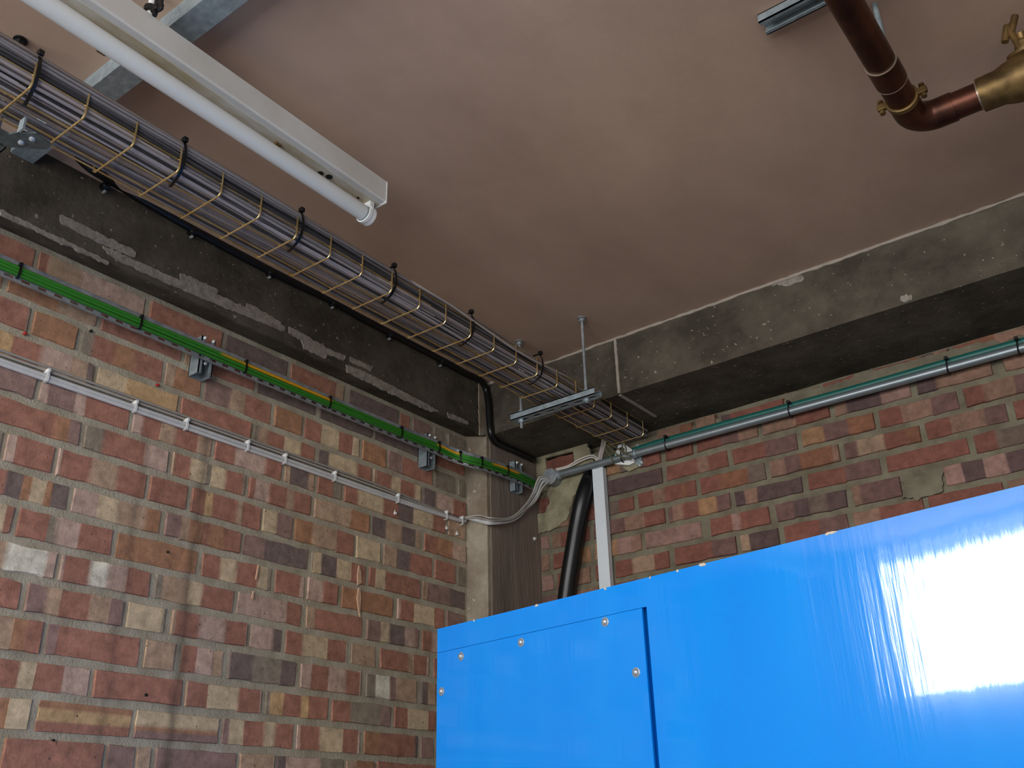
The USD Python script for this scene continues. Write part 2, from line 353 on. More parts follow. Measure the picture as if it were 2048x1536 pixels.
RIGHT_ROWS = [
    '1078T1130|1136R1215|1221R1330|1336D1470|1476R1600|1606T1680|1686R1850|1856P2030',
    '1078P1120|1126T1200|1206R1290|1296R1400P1450|1456T1560|1566R1700|1706K1840|1846R2010',
    '1078K1108|1113R1140T1182|1190R1222|1228R1265C1308R1340|1348R1425P1474|1480C1500D1560|1566R1640P1698|1704T1760R1850|1856R2010|2016T2100',
    '1078T1100|1105R1150|1160Y1182|1188Y1235K1262T1284|1289K1405|1419R1464K1480R1540|1550P1588D1618G1655D1695|1703T1722P1804|1886K1925D1970K2015D2060|2066R2130',
    '1078K1098|1103T1122R1180|1186P1250T1290R1331|1335P1346T1365R1398Y1433P1462|1468D1490T1514D1606|1614R1690P1762|1770R1938|1946R1992G2080',
    '1078T1140|1146R1205|1211G1237R1269|1274R1306T1328R1362O1373R1394|1399R1440O1497G1532|1538T1570P1600O1665T1680|1687P1715C1768R1812O1842|1849R1902T1970P2016|2026R2110',
    '1077R1100|1206D1325|1331R1395T1415R1457|1462R1530P1595|1602Y1648P1697O1750|1756R1802T1862P1917|1926R1968T2030P2100',
    '1212Y1240G1272|1277R1322|1329R1386|1391R1440P1475T1517|1522T1590R1660|1666T1692D1760K1822|1830D1872T1985|2003T2060R2140',
    '1092R1148|1312T1360O1385|1390T1432|1440D1460R1568|1590R1610T1640|1645R1728|1743R1820O1835D1870T1898|1906R1945O1990T2052|2060R2130']

def parse(row):
    out = []
    for b in row.split('|'):
        nums, cols, cur = [], [], ''
        for ch in b:
            if ch.isalpha():
                nums.append(int(cur)); cols.append(ch); cur = ''
            else: cur += ch
        nums.append(int(cur)); out.append((nums, cols))
    return out

def brick_mesh(s, z, cols, to3d, r, across=False):
    """s: positions along the wall where the tone changes (first and last are the ends); z: (bottom, top). A chamfered, slightly uneven face with its sides going back into the mortar."""
    c = 0.0045
    if across:                                                        # bands lie one above the other
        S = [s[0], s[0] + c, s[-1] - c, s[-1]]
        fr, tb = cols
        zs = [z[0] + (z[1] - z[0]) * q for q in fr]
        Z = [z[0], z[0] + c] + [q + e for q in zs for e in (-0.003, 0.003)] + [z[1] - c, z[1]]
        zt = [tb[0], tb[0]] + [tb[k + e] for k in range(len(zs)) for e in (0, 1)] + [tb[-1], tb[-1]]
        tones = [[TONE[zt[j]] for j in range(len(Z))] for _ in S]
    else:
        S = [s[0], s[0] + c]; st = [cols[0], cols[0]]
        for k in range(1, len(cols)):
            e = min(r.choice((0.002, 0.003, 0.006)), (s[k] - S[-1]) * 0.4, (s[k + 1] - s[k]) * 0.4)
            S += [s[k] - e, s[k] + e]; st += [cols[k - 1], cols[k]]
        S += [s[-1] - c, s[-1]]; st += [cols[-1], cols[-1]]
        k = 1
        while k < len(S) - 2 and len(S) < 11:                          # a few more columns so that the long edges can wander
            if S[k + 1] - S[k] > 0.055: S.insert(k + 1, (S[k] + S[k + 1]) / 2); st.insert(k + 1, st[k] if st[k] == st[k + 1] or True else st[k + 1])
            k += 1
        Z = [z[0], z[0] + c, z[1] - c, z[1]]
        tones = [[TONE[t]] * 4 for t in st]
    ns, nz = len(S), len(Z)
    d0, tilt_s, tilt_z = r.uniform(-0.0015, 0.003), r.uniform(-0.008, 0.008), r.uniform(-0.015, 0.015)
    V, C = [], []
    base = r.uniform(0.9, 1.1)
    for i in range(ns):
        lean = r.uniform(-0.0018, 0.0018) if 1 < i < ns - 2 else 0
        for j in range(nz):
            edge = i in (0, ns - 1) or j in (0, nz - 1)
            ds, dz = (r.uniform(-0.0016, 0.0016), r.uniform(-0.0022, 0.0022))
            d = -0.014 if edge else d0 + tilt_s * (S[i] - s[0]) * 0.3 + tilt_z * (Z[j] - z[0]) * 0.3 + r.uniform(-0.0006, 0.0006)
            V.append(to3d(S[i] + ds * (0.4 if edge else 1) + lean * (1 if j > nz / 2 else -1), Z[j] + dz, d))
            t = np.array(lin(np.array(tones[i][j]))) * base * r.uniform(0.94, 1.06)
            if i in (0, 1, ns - 2, ns - 1) or j in (0, 1, nz - 2, nz - 1):
                t = t * 0.82 + np.array(lin((150, 134, 114))) * 0.18
            C.append(t)
    Fs = []
    for i in range(ns - 1):
        for j in range(nz - 1):
            a, b, c_, d_ = i * nz + j, (i + 1) * nz + j, (i + 1) * nz + j + 1, i * nz + j + 1
            Fs += [(a, b, c_), (a, c_, d_)]
    mm = trimesh.Trimesh(np.array(V), np.array(Fs), process=False)
    n = mm.face_normals.mean(0); out = np.array(to3d(0, 0, 1.0)) - np.array(to3d(0, 0, 0))
    if n @ out < 0: mm.faces = mm.faces[:, ::-1]
    return mm, np.array(C)

L3 = lambda s, t, d: (d, s, t)              # left wall: along y, up z, out +x
R3 = lambda s, t, d: (s, -d, t)             # right wall: along x, up z, out -y
def random_bands(r, length):
    if length < 0.13 or r.random() < 0.35:
        return [0, 1], [r.choice('RROTPKGD')]
    n = r.choice((2, 3, 4, 5)); cuts = sorted(r.uniform(0.08, 0.92) for _ in range(n - 1))
    cols, last = [], ''
    for k in range(n):
        q = r.choice([x for x in 'RRRCTPKOD' if x != last]); cols.append(q); last = q
    return [0] + cuts + [1], cols

def place_brick(wall, s, z, cols, to3d, r, wall_tone=(1, 1, 1)):
    s = list(s)
    if 'H' in cols: mm, cc = brick_mesh(s, z, ([0.34, 0.72], ['R', 'Y', 'O']), to3d, r, True)
    elif 'J' in cols: mm, cc = brick_mesh(s, z, ([0.30, 0.45], ['P', 'O', 'C']), to3d, r, True)
    else: mm, cc = brick_mesh(s, z, cols, to3d, r)
    put(wall, 'brick', mm, 'fired_brick', tone=cc * wall_tone)

# the left wall: real bricks as far as the camera can see and a little beyond, plain brickwork further back with the window in it
wl = thing('wall_left', 'left brick wall of banded red and cream bricks', None, (0, -1.4, 0), kind='structure')
put(wl, 'mortar_bed', box((-0.2, -2.2, 0), (-0.0035, 0.2, 2.94)), 'mortar')
rb = random.Random(3)
for k, row in enumerate(LEFT_ROWS):
    z0, z1 = LEFT_Z[k] + 0.0055, LEFT_Z[k + 1] - 0.0055; zm = (z0 + z1) / 2
    first = None
    for nums, cols in parse(row):
        s = [along_left(u, zm) for u in nums]
        if first is None: first = s[0]
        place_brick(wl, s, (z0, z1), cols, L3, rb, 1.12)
    y = first - 0.009
    while y > -2.19:
        ln = rb.choice((0.215, 0.215, 0.1025)); y0 = max(y - ln, -2.195)
        if y - y0 < 0.03: break
        fr, cols = random_bands(rb, ln)
        place_brick(wl, [y0 + (y - y0) * q for q in fr], (z0, z1), cols, L3, rb); y = y0 - 0.010
for k in range(3):                                                     # courses just below the frame
    z1 = LEFT_Z[0] - 0.0055 - 0.075 * k; z0 = z1 - 0.064; y = -0.29 - 0.1125 * (k % 2)
    while y > -2.19:
        ln = rb.choice((0.215, 0.215, 0.1025)); y0 = max(y - ln, -2.195)
        if y - y0 < 0.03: break
        fr, cols = random_bands(rb, ln)
        place_brick(wl, [y0 + (y - y0) * q for q in fr], (z0, z1), cols, L3, rb); y = y0 - 0.010

RIGHT_SHADE = np.array([0.56, 0.47, 0.48])            # redder bricks; this wall's weaker light is also put into the darker tone
wr = thing('wall_right', 'right brick wall of red and buff bricks above the blue cabinet', None, (1.5, 0.1, 0), kind='structure')
put(wr, 'mortar_bed', cat(box((-0.2, 0.0045, 0), (5.2, 0.2, 2.704)), box((-0.2, 0.05, 2.70), (5.2, 0.2, 2.94))), 'mortar_shaded')
for k, row in enumerate(RIGHT_ROWS):
    z0, z1 = RIGHT_Z[k] + 0.0055, RIGHT_Z[k + 1] - 0.0055; zm = (z0 + z1) / 2
    last = None
    for nums, cols in parse(row):
        s = [along_right(u, zm) for u in nums]; s[0] = max(s[0], 0.089)
        zz = (z0 + rb.uniform(-0.002, 0.002), z1 + (rb.uniform(-0.002, 0.002) if k < 8 else rb.uniform(-0.034, -0.004)))
        place_brick(wr, s, zz, cols, R3, rb, RIGHT_SHADE); last = s[-1]
    x = last + 0.010
    while x < 2.55:
        ln = rb.choice((0.215, 0.215, 0.1025)); fr, cols = random_bands(rb, ln)
        place_brick(wr, [x + ln * q for q in fr], (z0, z1), cols, R3, rb, RIGHT_SHADE); x += ln + 0.010

# mortar smears and patches on the right wall
def px_poly(pts, **plane):
    q = [at(u, v, **plane) for u, v in pts]
    return sg.Polygon([(p[1], p[2]) for p in q] if 'x' in plane else [(p[0], p[2]) for p in q]).buffer(0)
patch = px_poly([(1073, 906), (1100, 897), (1130, 891), (1152, 889), (1176, 887), (1190, 930), (1186, 965), (1150, 990), (1136, 1040), (1108, 1060), (1076, 1068)], y=0.0)
patch = patch.difference(px_poly([(1092, 917), (1148, 903), (1150, 930), (1096, 945)], y=0)).difference(px_poly([(1070, 985), (1096, 983), (1101, 1003), (1092, 1026), (1070, 1029)], y=0))
put(wr, 'mortar_patch', extrude(ragged(patch, 0.002, 0.01, 1), 0.012, lambda s, t, d: R3(s, t, d - 0.006)), 'mortar_patch', smooth=False)
smear = px_poly([(1571, 800), (1588, 786), (1649, 774), (1700, 760), (1720, 748), (1816, 724), (1912, 699), (1983, 681), (2008, 686), (2048, 668), (2075, 660), (2075, 690), (1900, 738), (1700, 790), (1580, 822)], y=0)
put(wr, 'mortar_patch', extrude(ragged(smear, 0.0025, 0.012, 2), 0.011, lambda s, t, d: R3(s, t, d - 0.006)), 'mortar_shaded', smooth=False)
put(wr, 'mortar_patch', extrude(ragged(px_poly([(1804, 962), (1884, 942), (1886, 985), (1870, 992), (1806, 1000)], y=0), 0.003, 0.01, 3), 0.011, lambda s, t, d: R3(s, t, d - 0.006)), 'mortar_shaded', smooth=False)
put(wr, 'mortar_patch', extrude(ragged(px_poly([(1240, 936), (1262, 926), (1275, 918), (1281, 935), (1262, 942)], y=0), 0.003, 0.01, 5), 0.011, lambda s, t, d: R3(s, t, d - 0.006)), 'mortar_patch', smooth=False)

# ceiling, floor, unseen walls behind the camera, windows
CZ = 2.94
single('ceiling', box((-2.4, -4.6, CZ), (5.2, 0.2, CZ + 0.2)), 'plaster_ceiling', 'bare pink-brown plastered ceiling', None, kind='structure')
single('floor', box((-2.4, -4.6, -0.1), (5.2, 0.2, 0)), 'concrete_floor', 'grey concrete floor', None, kind='structure')
wback = thing('wall_back', 'plain wall behind the camera with a high window and an added tall one', None, (1.4, -4.41, 0), kind='structure')
q = lambda x0, x1, z0, z1: box((x0, -4.6, z0), (x1, -4.41, z1))
put(wback, 'masonry', cat(q(-2.4, WIN['x0'], 0, CZ), q(WIN['x1'], WIN2['x0'], 0, CZ), q(WIN2['x1'], 5.2, 0, CZ), q(WIN['x0'], WIN['x1'], 0, WIN['z0']), q(WIN['x0'], WIN['x1'], WIN['z1'], CZ), q(WIN2['x0'], WIN2['x1'], 0, WIN2['z0']), q(WIN2['x0'], WIN2['x1'], WIN2['z1'], CZ)), 'plain_wall')
single('wall_side', box((5.0, -4.6, 0), (5.2, 0.2, CZ)), 'plain_wall', 'plain side wall far to the right, out of view', None, kind='structure')
walc = thing('wall_alcove', 'plain walls of the recess beyond the near end of the brick wall', None, (-1.2, -2.3, 0), kind='structure')
put(walc, 'masonry', cat(box((-2.4, -2.2, 0), (-0.2, -2.0, CZ)), box((-2.4, -4.6, 0), (-2.2, -2.2, CZ))), 'plain_wall')
for nm, w_, lb in (('window_1', WIN, 'white framed high window behind the camera'), ('added_window_2', WIN2, 'added white framed tall window behind the camera, put in for its light')):
    wt = thing(nm, lb, None, ((w_['x0'] + w_['x1']) / 2, -4.49, w_['z0']), kind='structure')
    fr = [box((x, -4.53, w_['z0']), (x + 0.045, -4.47, w_['z1'])) for x in ((w_['x0'], w_['x1'] - 0.045) if w_ is WIN else (w_['x0'], (w_['x0'] + w_['x1']) / 2 - 0.02, w_['x1'] - 0.045))]
    for z in (w_['z0'], w_['z1'] - 0.045): fr.append(box((w_['x0'], -4.53, z), (w_['x1'], -4.47, z + 0.045)))
    put(wt, 'window_frame', cat(fr), 'painted_board')

# concrete beams and the corner column
YF = -0.2816                                     # front of the right-hand beam
bl = thing('concrete_beam', 'dark stained concrete beam above the left brick wall', None, (0.02, -1.5, 2.762), kind='structure')
def grid_box(lo, hi, n, amp, seed):
    b = box(lo, hi); b = b.subdivide_to_size(max(np.abs(np.array(hi) - lo)) / n, max_iter=12)
    v = np.array(b.vertices); v += (meshkit.noise(v * 9 + seed * 3.3)[:, None] - 0.5) * amp * np.sign(v - (np.array(lo) + hi) / 2); b.vertices = v
    return b
bm = grid_box((-0.1, -2.2, 2.7425), (0.083, YF + 0.01, 2.945), 60, 0.003, 1)
vv = np.array(bm.vertices); vv[:, 2] += np.where(vv[:, 2] < 2.76, 0.020 * np.clip((0.075 - vv[:, 0]) / 0.075, 0, 1), 0); bm.vertices = vv
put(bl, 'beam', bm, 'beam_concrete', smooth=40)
for k, pts in enumerate(([(119, 430), (124, 430), (160, 448), (272, 503), (269, 518), (200, 488), (122, 448)],
                         [(205, 492), (230, 503), (330, 548), (430, 588), (520, 628), (570, 655), (568, 664), (520, 645), (430, 608), (330, 566), (232, 520), (212, 504)],
                         [(358, 547), (372, 551), (436, 580), (432, 592), (395, 577), (359, 560)], [(492, 607), (504, 611), (562, 645), (558, 654), (500, 628), (490, 618)],
                         [(578, 654), (600, 664), (660, 700), (692, 712), (688, 722), (640, 704), (576, 666)], [(600, 676), (640, 694), (654, 712), (650, 718), (606, 696)],
                         [(690, 730), (712, 736), (770, 765), (860, 812), (878, 824), (858, 822), (770, 782), (694, 744)], [(700, 714), (745, 734), (742, 744), (700, 724)], [(893, 825), (934, 842), (936, 850), (896, 836)],
                         [(0, 419), (40, 438), (92, 464), (150, 491), (217, 523), (215, 530), (150, 499), (90, 472), (0, 430)])):
    pl = px_poly(pts, x=0.083)
    put(bl, 'mortar_smear', extrude(ragged(pl, 0.0011, 0.007, 20 + k), 0.0045 + 0.0004 * (k % 3), lambda s, t, d: L3(s, t, 0.0808 + d)), 'mortar_smear', smooth=False)
br = thing('concrete_beam', 'mossy grey concrete beam above the right brick wall', None, (2, -0.14, 2.743), kind='structure')
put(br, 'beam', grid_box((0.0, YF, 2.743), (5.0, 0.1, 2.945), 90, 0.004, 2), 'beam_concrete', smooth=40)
put(br, 'joint_strip', cat(extrude(ragged(sg.box(0.607, 2.745, 0.616, 2.936), 0.0004, 0.01, 4), 0.006, lambda s, t, d: (s, YF - 0.0035 + 0.004 - d, t)),
                           extrude(ragged(sg.box(0.607, YF, 0.616, -0.06), 0.0004, 0.01, 5), 0.006, lambda s, t, d: (s, t, 2.7445 - d))), 'plaster_bead', smooth=False, label='pale strip of filler across the beam')
put(br, 'plaster_bead', extrude(ragged(sg.box(0.086, 2.931, 4.9, 2.9395), 0.0011, 0.02, 6), 0.008, lambda s, t, d: (s, YF + 0.002 - d, t)), 'plaster_bead', smooth=False, label='pale bead of plaster along the ceiling edge')
put(br, 'mortar_smear', extrude(ragged(px_poly([(1533, 573), (1570, 553), (1606, 552), (1610, 560), (1575, 572)], y=YF), 0.002, 0.008, 8), 0.004, lambda s, t, d: (s, YF + 0.001 - d, t)), 'mortar_smear', smooth=False)
put(br, 'mortar_smear', extrude(ragged(px_poly([(1800, 598), (1812, 590), (1826, 590), (1824, 600), (1804, 606)], y=YF), 0.002, 0.006, 9), 0.004, lambda s, t, d: (s, YF + 0.001 - d, t)), 'mortar_smear', smooth=False)
co = thing('concrete_column', 'narrow concrete column in the corner between the brick walls', None, (0.04, -0.14, 0), kind='structure')
cm = grid_box((-0.05, YF - 0.004, 0), (0.085, 0.05, 2.762), 60, 0.005, 3)
put(co, 'column', cm, 'column_concrete', smooth=40)
put(co, 'column_side', grid_box((0.06, YF + 0.012, 0.0), (0.0885, 0.03, 2.7425), 60, 0.003, 4), 'column_side', smooth=40, label='streaked side of the column with its shade put into the colour')
put(bl, 'mortar_fillet', extrude(ragged(px_poly([(956, 766), (964, 763), (976, 776), (981, 868), (958, 872)], x=0.083), 0.0015, 0.01, 31), 0.007, lambda s, t, d: L3(s, t, 0.0805 + d)), 'column_concrete', smooth=False)

# ------------------------------------------------------------------ the blue cabinet
PA = math.radians(-8.6)
PE = np.array([math.cos(PA), math.sin(PA), 0]); PN = np.array([math.sin(PA), -math.cos(PA), 0]); PO = np.array([0.425, -0.910, 1.961])
P3 = lambda s, t, d: PO * [1, 1, 0] + PE * s + PN * d + np.array([0, 0, t])
def pbox(s0, s1, t0, t1, d0, d1, bevel=0.0):
    b = box((s0, t0, d0), (s1, t1, d1), bevel); b.vertices = np.array([P3(*q) for q in b.vertices]); trimesh.repair.fix_normals(b); return b
cb = thing('blue_cabinet', 'tall glossy blue painted cabinet standing in front of the right brick wall', 'cabinet', tuple(P3(1.1, 0, -0.25)))
put(cb, 'body', pbox(0.004, 2.196, 0.02, 1.955, -0.42, -0.028), 'gloss_blue', smooth=False)
sheet = sg.box(0, 0.0, 2.2, 1.961).difference(sg.box(-0.1, 0.55, 0.6290, 1.9055))
put(cb, 'front_sheet', cat(extrude(sheet, 0.006, lambda s, t, d: P3(s, t, d - 0.006)), pbox(0, 2.2, 1.955, 1.961, -0.03, -0.001), pbox(0, 0.004, 1.9055, 1.961, -0.03, -0.002), pbox(0.6290, 0.6305, 0.55, 1.9055, -0.028, -0.004)), 'gloss_blue', smooth=False)
ap = put(cb, 'access_panel', pbox(0.0, 0.6172, 0.56, 1.9050, -0.006, 0.0004, 0.0008), 'gloss_blue', smooth=False, label='removable panel held by round-headed bolts')
for u, v in ((923, 1313), (1043, 1285), (1211, 1244), (1273, 1345), (884, 1383)):
    d = RC.T @ np.array([u - 1024, v - 768, F]); t = ((PO - CAM) @ PN) / (d @ PN); h = CAM + d * t
    put(ap, 'bolt', cat(lathe(h - PN * 0.002, PN, [(0, 0.0), (0.0, 0.0095), (0.0040, 0.0095), (0.0043, 0.0075), (0.0062, 0.0070), (0.0082, 0.0052), (0.0092, 0.0028), (0.0095, 0.0)], 16)), 'bolt_steel', smooth=40)
chips = []
for u, v, w in ((1073, 1206, 0.010), (1405, 1123, 0.016), (1355, 1137, 0.005), (1662, 1064, 0.022), (1300, 1152, 0.005), (948, 1241, 0.006), (1210, 1171, 0.006)):
    d = RC.T @ np.array([u - 1024, v - 768, F]); t = ((PO - CAM) @ PN) / (d @ PN); h = CAM + d * t; s0 = (h - PO) @ PE
    chips.append(extrude(ragged(sg.box(s0 - w / 2, 1.9575, s0 + w / 2, 1.9618), 0.0008, 0.003, int(u)), 0.0012, lambda s, t, d: P3(s, t, d - 0.0006)))
put(cb, 'bare_chip', cat(chips), 'bare_chip', smooth=False, label='bare chips along the top edge', kind='stuff')

# ------------------------------------------------------------------ white trunking and black duct on the right wall
tx0 = at(1183, 936, y=-0.03)[0]; tz1 = at(1197, 934, y=-0.03)[2]
tw = 0.0405
tk = thing('cable_trunking', 'white plastic cable trunking running up the brick wall beside the black duct', 'trunking', (tx0 + tw / 2, -0.012, 1.2))
put(tk, 'trunking_base', cat(box((tx0, -0.003, 1.2), (tx0 + tw, 0.0005, tz1)), box((tx0, -0.022, 1.2), (tx0 + 0.0025, 0, tz1)), box((tx0 + tw - 0.0025, -0.022, 1.2), (tx0 + tw, 0, tz1))), 'white_pvc', smooth=False)
put(tk, 'trunking_lid', box((tx0 - 0.0012, -0.027, 1.2), (tx0 + tw + 0.0012, -0.0215, tz1), 0.0015), 'white_pvc', smooth=False)
dp = smooth_path([at(1186, 948, y=0.035), at(1177, 966, y=-0.012), at(1166, 998, y=-0.032), at(1156, 1045, y=-0.033), at(1146, 1105, y=-0.034), at(1136, 1170, y=-0.034), at(1128, 1240, y=-0.036), at(1122, 1320, y=-0.038), at(1118, 1400, y=-0.04)], 60)
du = single('cable_duct', tube(dp, 0.029, 24), 'black_rubber', 'thick black duct coming out of the wall left of the white trunking', 'duct', smooth=40)

# ------------------------------------------------------------------ steel conduit on the right wall
cz = 2.6455; cy = -0.030
cx0 = at(1113, 947, y=cy)[0]
cn = thing('steel_conduit', 'grey steel conduit running along the right brick wall above the blue cabinet', 'conduit', (1.4, cy, cz))
put(cn, 'tube', tube(np.array([[cx0 + 0.012, cy, cz], [2.6, cy, cz]]), 0.0127, 24), 'conduit_grey', smooth=40)
put(cn, 'coupling', lathe((cx0 - 0.006, cy, cz), (1, 0, 0), [(0, 0), (0, 0.0150), (0.008, 0.0158), (0.010, 0.0145), (0.014, 0.0158), (0.022, 0.0155), (0.024, 0.0127)], 20), 'bolt_steel', smooth=40, label='bright threaded coupling')
jb = at(1097, 952, y=-0.05)
jx = thing('junction_box', 'round grey conduit box at the corner end of the steel conduit', 'junction box', (jb[0], -0.03, jb[2]))
put(jx, 'box_body', lathe((jb[0], -0.001, jb[2]), (0, -1, 0), [(0, 0), (0, 0.0285), (0.040, 0.0285), (0.043, 0.027)], 28), 'conduit_grey', smooth=40)
put(jx, 'box_lid', lathe((jb[0], -0.042, jb[2]), (0, -1, 0), [(0, 0.0295), (0.003, 0.0295), (0.0045, 0.027), (0.0045, 0)], 28), 'galvanised_dull', smooth=40)
for sgn in (-1, 1): put(jx, 'lid_screw', lathe((jb[0] + 0.021 * sgn, -0.0455, jb[2] + 0.003 * sgn), (0, -1, 0), [(0, 0.0035), (0.002, 0.003), (0.002, 0)], 10), 'bolt_steel')
# green cable strapped along the top of the conduit
gp = [at(1192, 925, y=-0.012)] + [np.array([x, -0.013, cz + 0.0235 + 0.001 * math.sin(9 * x)]) for x in np.linspace(0.55, 2.6, 14)]
gp[0] = np.array([0.31, -0.012, cz + 0.006])
single('earth_cable', tube(smooth_path(gp, 60), 0.0112, 12), 'teal_plastic', 'dark teal cable strapped along the top of the steel conduit', 'cable', smooth=40)
sx = at(1272, 905, y=cy)[0]
sd = thing('conduit_saddle', 'pale saddle clip holding the steel conduit below the end of the wire tray', 'clip', (sx, -0.012, cz))
put(sd, 'strap', tube(np.array([[sx, cy + 0.0005 - 0.0138 * math.cos(a), cz + 0.0138 * math.sin(a)] for a in np.linspace(-1.4, 1.4, 14)]), 0.0035, 8), 'galvanised', smooth=40)
for sgn in (-1, 1):
    put(sd, 'lug', lathe((sx, -0.004, cz + sgn * 0.027), (0, -1, 0), [(0, 0), (0, 0.0105), (0.010, 0.0105), (0.012, 0.008), (0.012, 0)], 16), 'white_plastic')
put(sd, 'spacer_bar', box((sx - 0.009, -0.0165, cz - 0.036), (sx + 0.009, 0.0005, cz + 0.036), 0.002), 'galvanised', smooth=False)
def conduit_tie(u, v, label):
    x = at(u, v, y=cy)[0]
    t = thing('cable_tie', label, 'cable tie', (x, cy, cz), 'cable ties on the steel conduit')
    loop = [np.array([x + 0.003 * math.sin(a), cy + 0.004 + 0.0165 * math.cos(a) * 1.15, cz + 0.007 + 0.0225 * math.sin(a)]) for a in np.linspace(0, 2 * math.pi, 26)]
    put(t, 'strap', tube(np.array(loop), 0.0022, 6), 'black_nylon')
    put(t, 'tie_head', box((x - 0.0045, cy - 0.012, cz + 0.024), (x + 0.0045, cy + 0.002, cz + 0.033), 0.001), 'black_nylon', smooth=False)
for (u, v), lb in zip(((1246, 912), (1334, 889), (1581, 823), (1897, 735), (2037, 693)),
        ('black cable tie on the steel conduit between the white trunking and the pale saddle', 'black cable tie on the steel conduit just right of the pale saddle', 'black cable tie on the steel conduit below the gap in the top brick course', 'black cable tie on the steel conduit below the long mortar smear', 'black cable tie on the steel conduit farthest right, near the long mortar smear end')):
    conduit_tie(u, v, lb)

# ------------------------------------------------------------------ wire basket tray and its cables
TX0, TX1, TZ = 0.421, 0.557, 2.692
tr = thing('wire_tray', 'gold-zinc wire basket tray carrying grey cables below the ceiling', 'cable tray', (0.49, -1.2, TZ))
wr_ = 0.0021
for k in range(-3, 24):
    Y = 0.534 + 0.0988 * k; y = Y - 2.66
    if Y > 2.64: break
    r = 0.010
    arc = [np.array([TX1 - r + r * math.sin(a), y, TZ + r - r * math.cos(a)]) for a in np.linspace(0, math.pi / 2, 6)]
    arl = [np.array([TX0 + r - r * math.sin(a), y, TZ + r - r * math.cos(a)]) for a in np.linspace(math.pi / 2, 0, 6)]
    put(tr, 'cross_wire', tube(np.array([[TX0, y, TZ + (0.030 if k % 1 == 0 else 0.05)]] + arl + arc + [[TX1, y, TZ + 0.053]]), wr_, 7), 'zinc_gold', smooth=50)
for x, z in ((TX0 + 0.010, TZ + 0.004), (TX0 + 0.034, TZ + 0.004), (TX0 + 0.083, TZ + 0.004), (TX1 - 0.004, TZ + 0.027), (TX1 - 0.004, TZ + 0.051), (TX0 + 0.004, TZ + 0.028)):
    put(tr, 'long_wire', tube(np.array([[x, -2.52, z], [x, -0.04, z]]), wr_, 7), 'zinc_gold', smooth=50)

lay = []
for k in range(17):                                                # bottom layer, with the dark gap
    if k in (4, 5): continue
    lay.append((TX0 + 0.006 + 0.0076 * k, TZ + 0.0105, 0))
for k in range(7): lay.append((TX1 - 0.0055 + (0.002 if k > 3 else 0), TZ + 0.0175 + 0.0080 * k, 2))
for k in range(15): lay.append((TX0 + 0.010 + 0.0086 * k, TZ + 0.0205, 1))
for k in range(4): lay.append((TX1 - 0.016 - 0.009 * k, TZ + 0.0665, 1))
for k in range(7): lay.append((TX1 - 0.0135, TZ + 0.020 + 0.0075 * k, 1))
rc = np.random.default_rng(11)
GREYS = ((146, 141, 146), (134, 129, 134), (158, 152, 157), (116, 111, 115), (146, 134, 131), (86, 82, 85), (60, 58, 60), (138, 124, 116))
def wander(ys, ph, am): return am * (np.sin(ys * 2.3 + ph) + 0.7 * np.sin(ys * 5.2 + 2.1 * ph) + 0.45 * np.sin(ys * 9.4 + 3.7 * ph))
for k, (x, z, layer) in enumerate(lay):
    g = np.array(GREYS[rc.integers(len(GREYS))]) * rc.uniform(0.86, 1.1)
    ph, sl = rc.uniform(0, 20), rc.uniform(-0.0022, 0.0022)
    ys = np.linspace(-2.52, -0.02, 44)
    px = x + (wander(ys, ph, 0.0040) + 2.2 * sl * (ys + 1.2)) * (0.35 if layer == 2 else 1)
    pz = z + np.abs(wander(ys, ph * 1.7, 0.0011)) + (wander(ys, ph + 3, 0.0032) if layer == 2 else 0)
    px = np.clip(px, TX0 + 0.004, TX1 - 0.0045 + (0.002 if layer == 2 else 0))
    far = np.clip((ys + 0.75) / 0.55, 0, 1)                        # the bundle thins out and sinks towards the beam
    pz = np.minimum(pz - far * 0.5 * (z - TZ - 0.0105) - np.clip((ys + 1.4) / 0.6, 0, 1) * 0.18 * (z - TZ - 0.0105), 2.735 + (1 - far) * 0.05)
    mm = tube(np.stack([px, ys, pz], 1), rc.choice((0.0029, 0.0034, 0.0037, 0.0040)), 6)
    single('grey_cable', mm, 'cable_plastic', 'grey sheathed cable bundled with many others in the wire basket tray', 'cable', 'grey cables in the wire basket tray', smooth=True, tone=np.tile(np.array(lin(g)), (len(mm.vertices), 1)))
pc = smooth_path([at(u, v, x=xx) for u, v, xx in ((805, 553, 0.548), (830, 567, 0.556), (858, 584, 0.562), (901, 610, 0.563), (947, 642, 0.563), (989, 671, 0.563), (1028, 698, 0.562), (1079, 727, 0.560), (1111, 742, 0.556), (1141, 759, 0.550), (1165, 785, 0.545), (1190, 812, 0.54))], 60)
single('pale_cable', tube(pc, 0.0030, 8), 'cable_sheath', 'pale cable lying loose on the outer top edge of the tray bundle', 'cable', smooth=40)

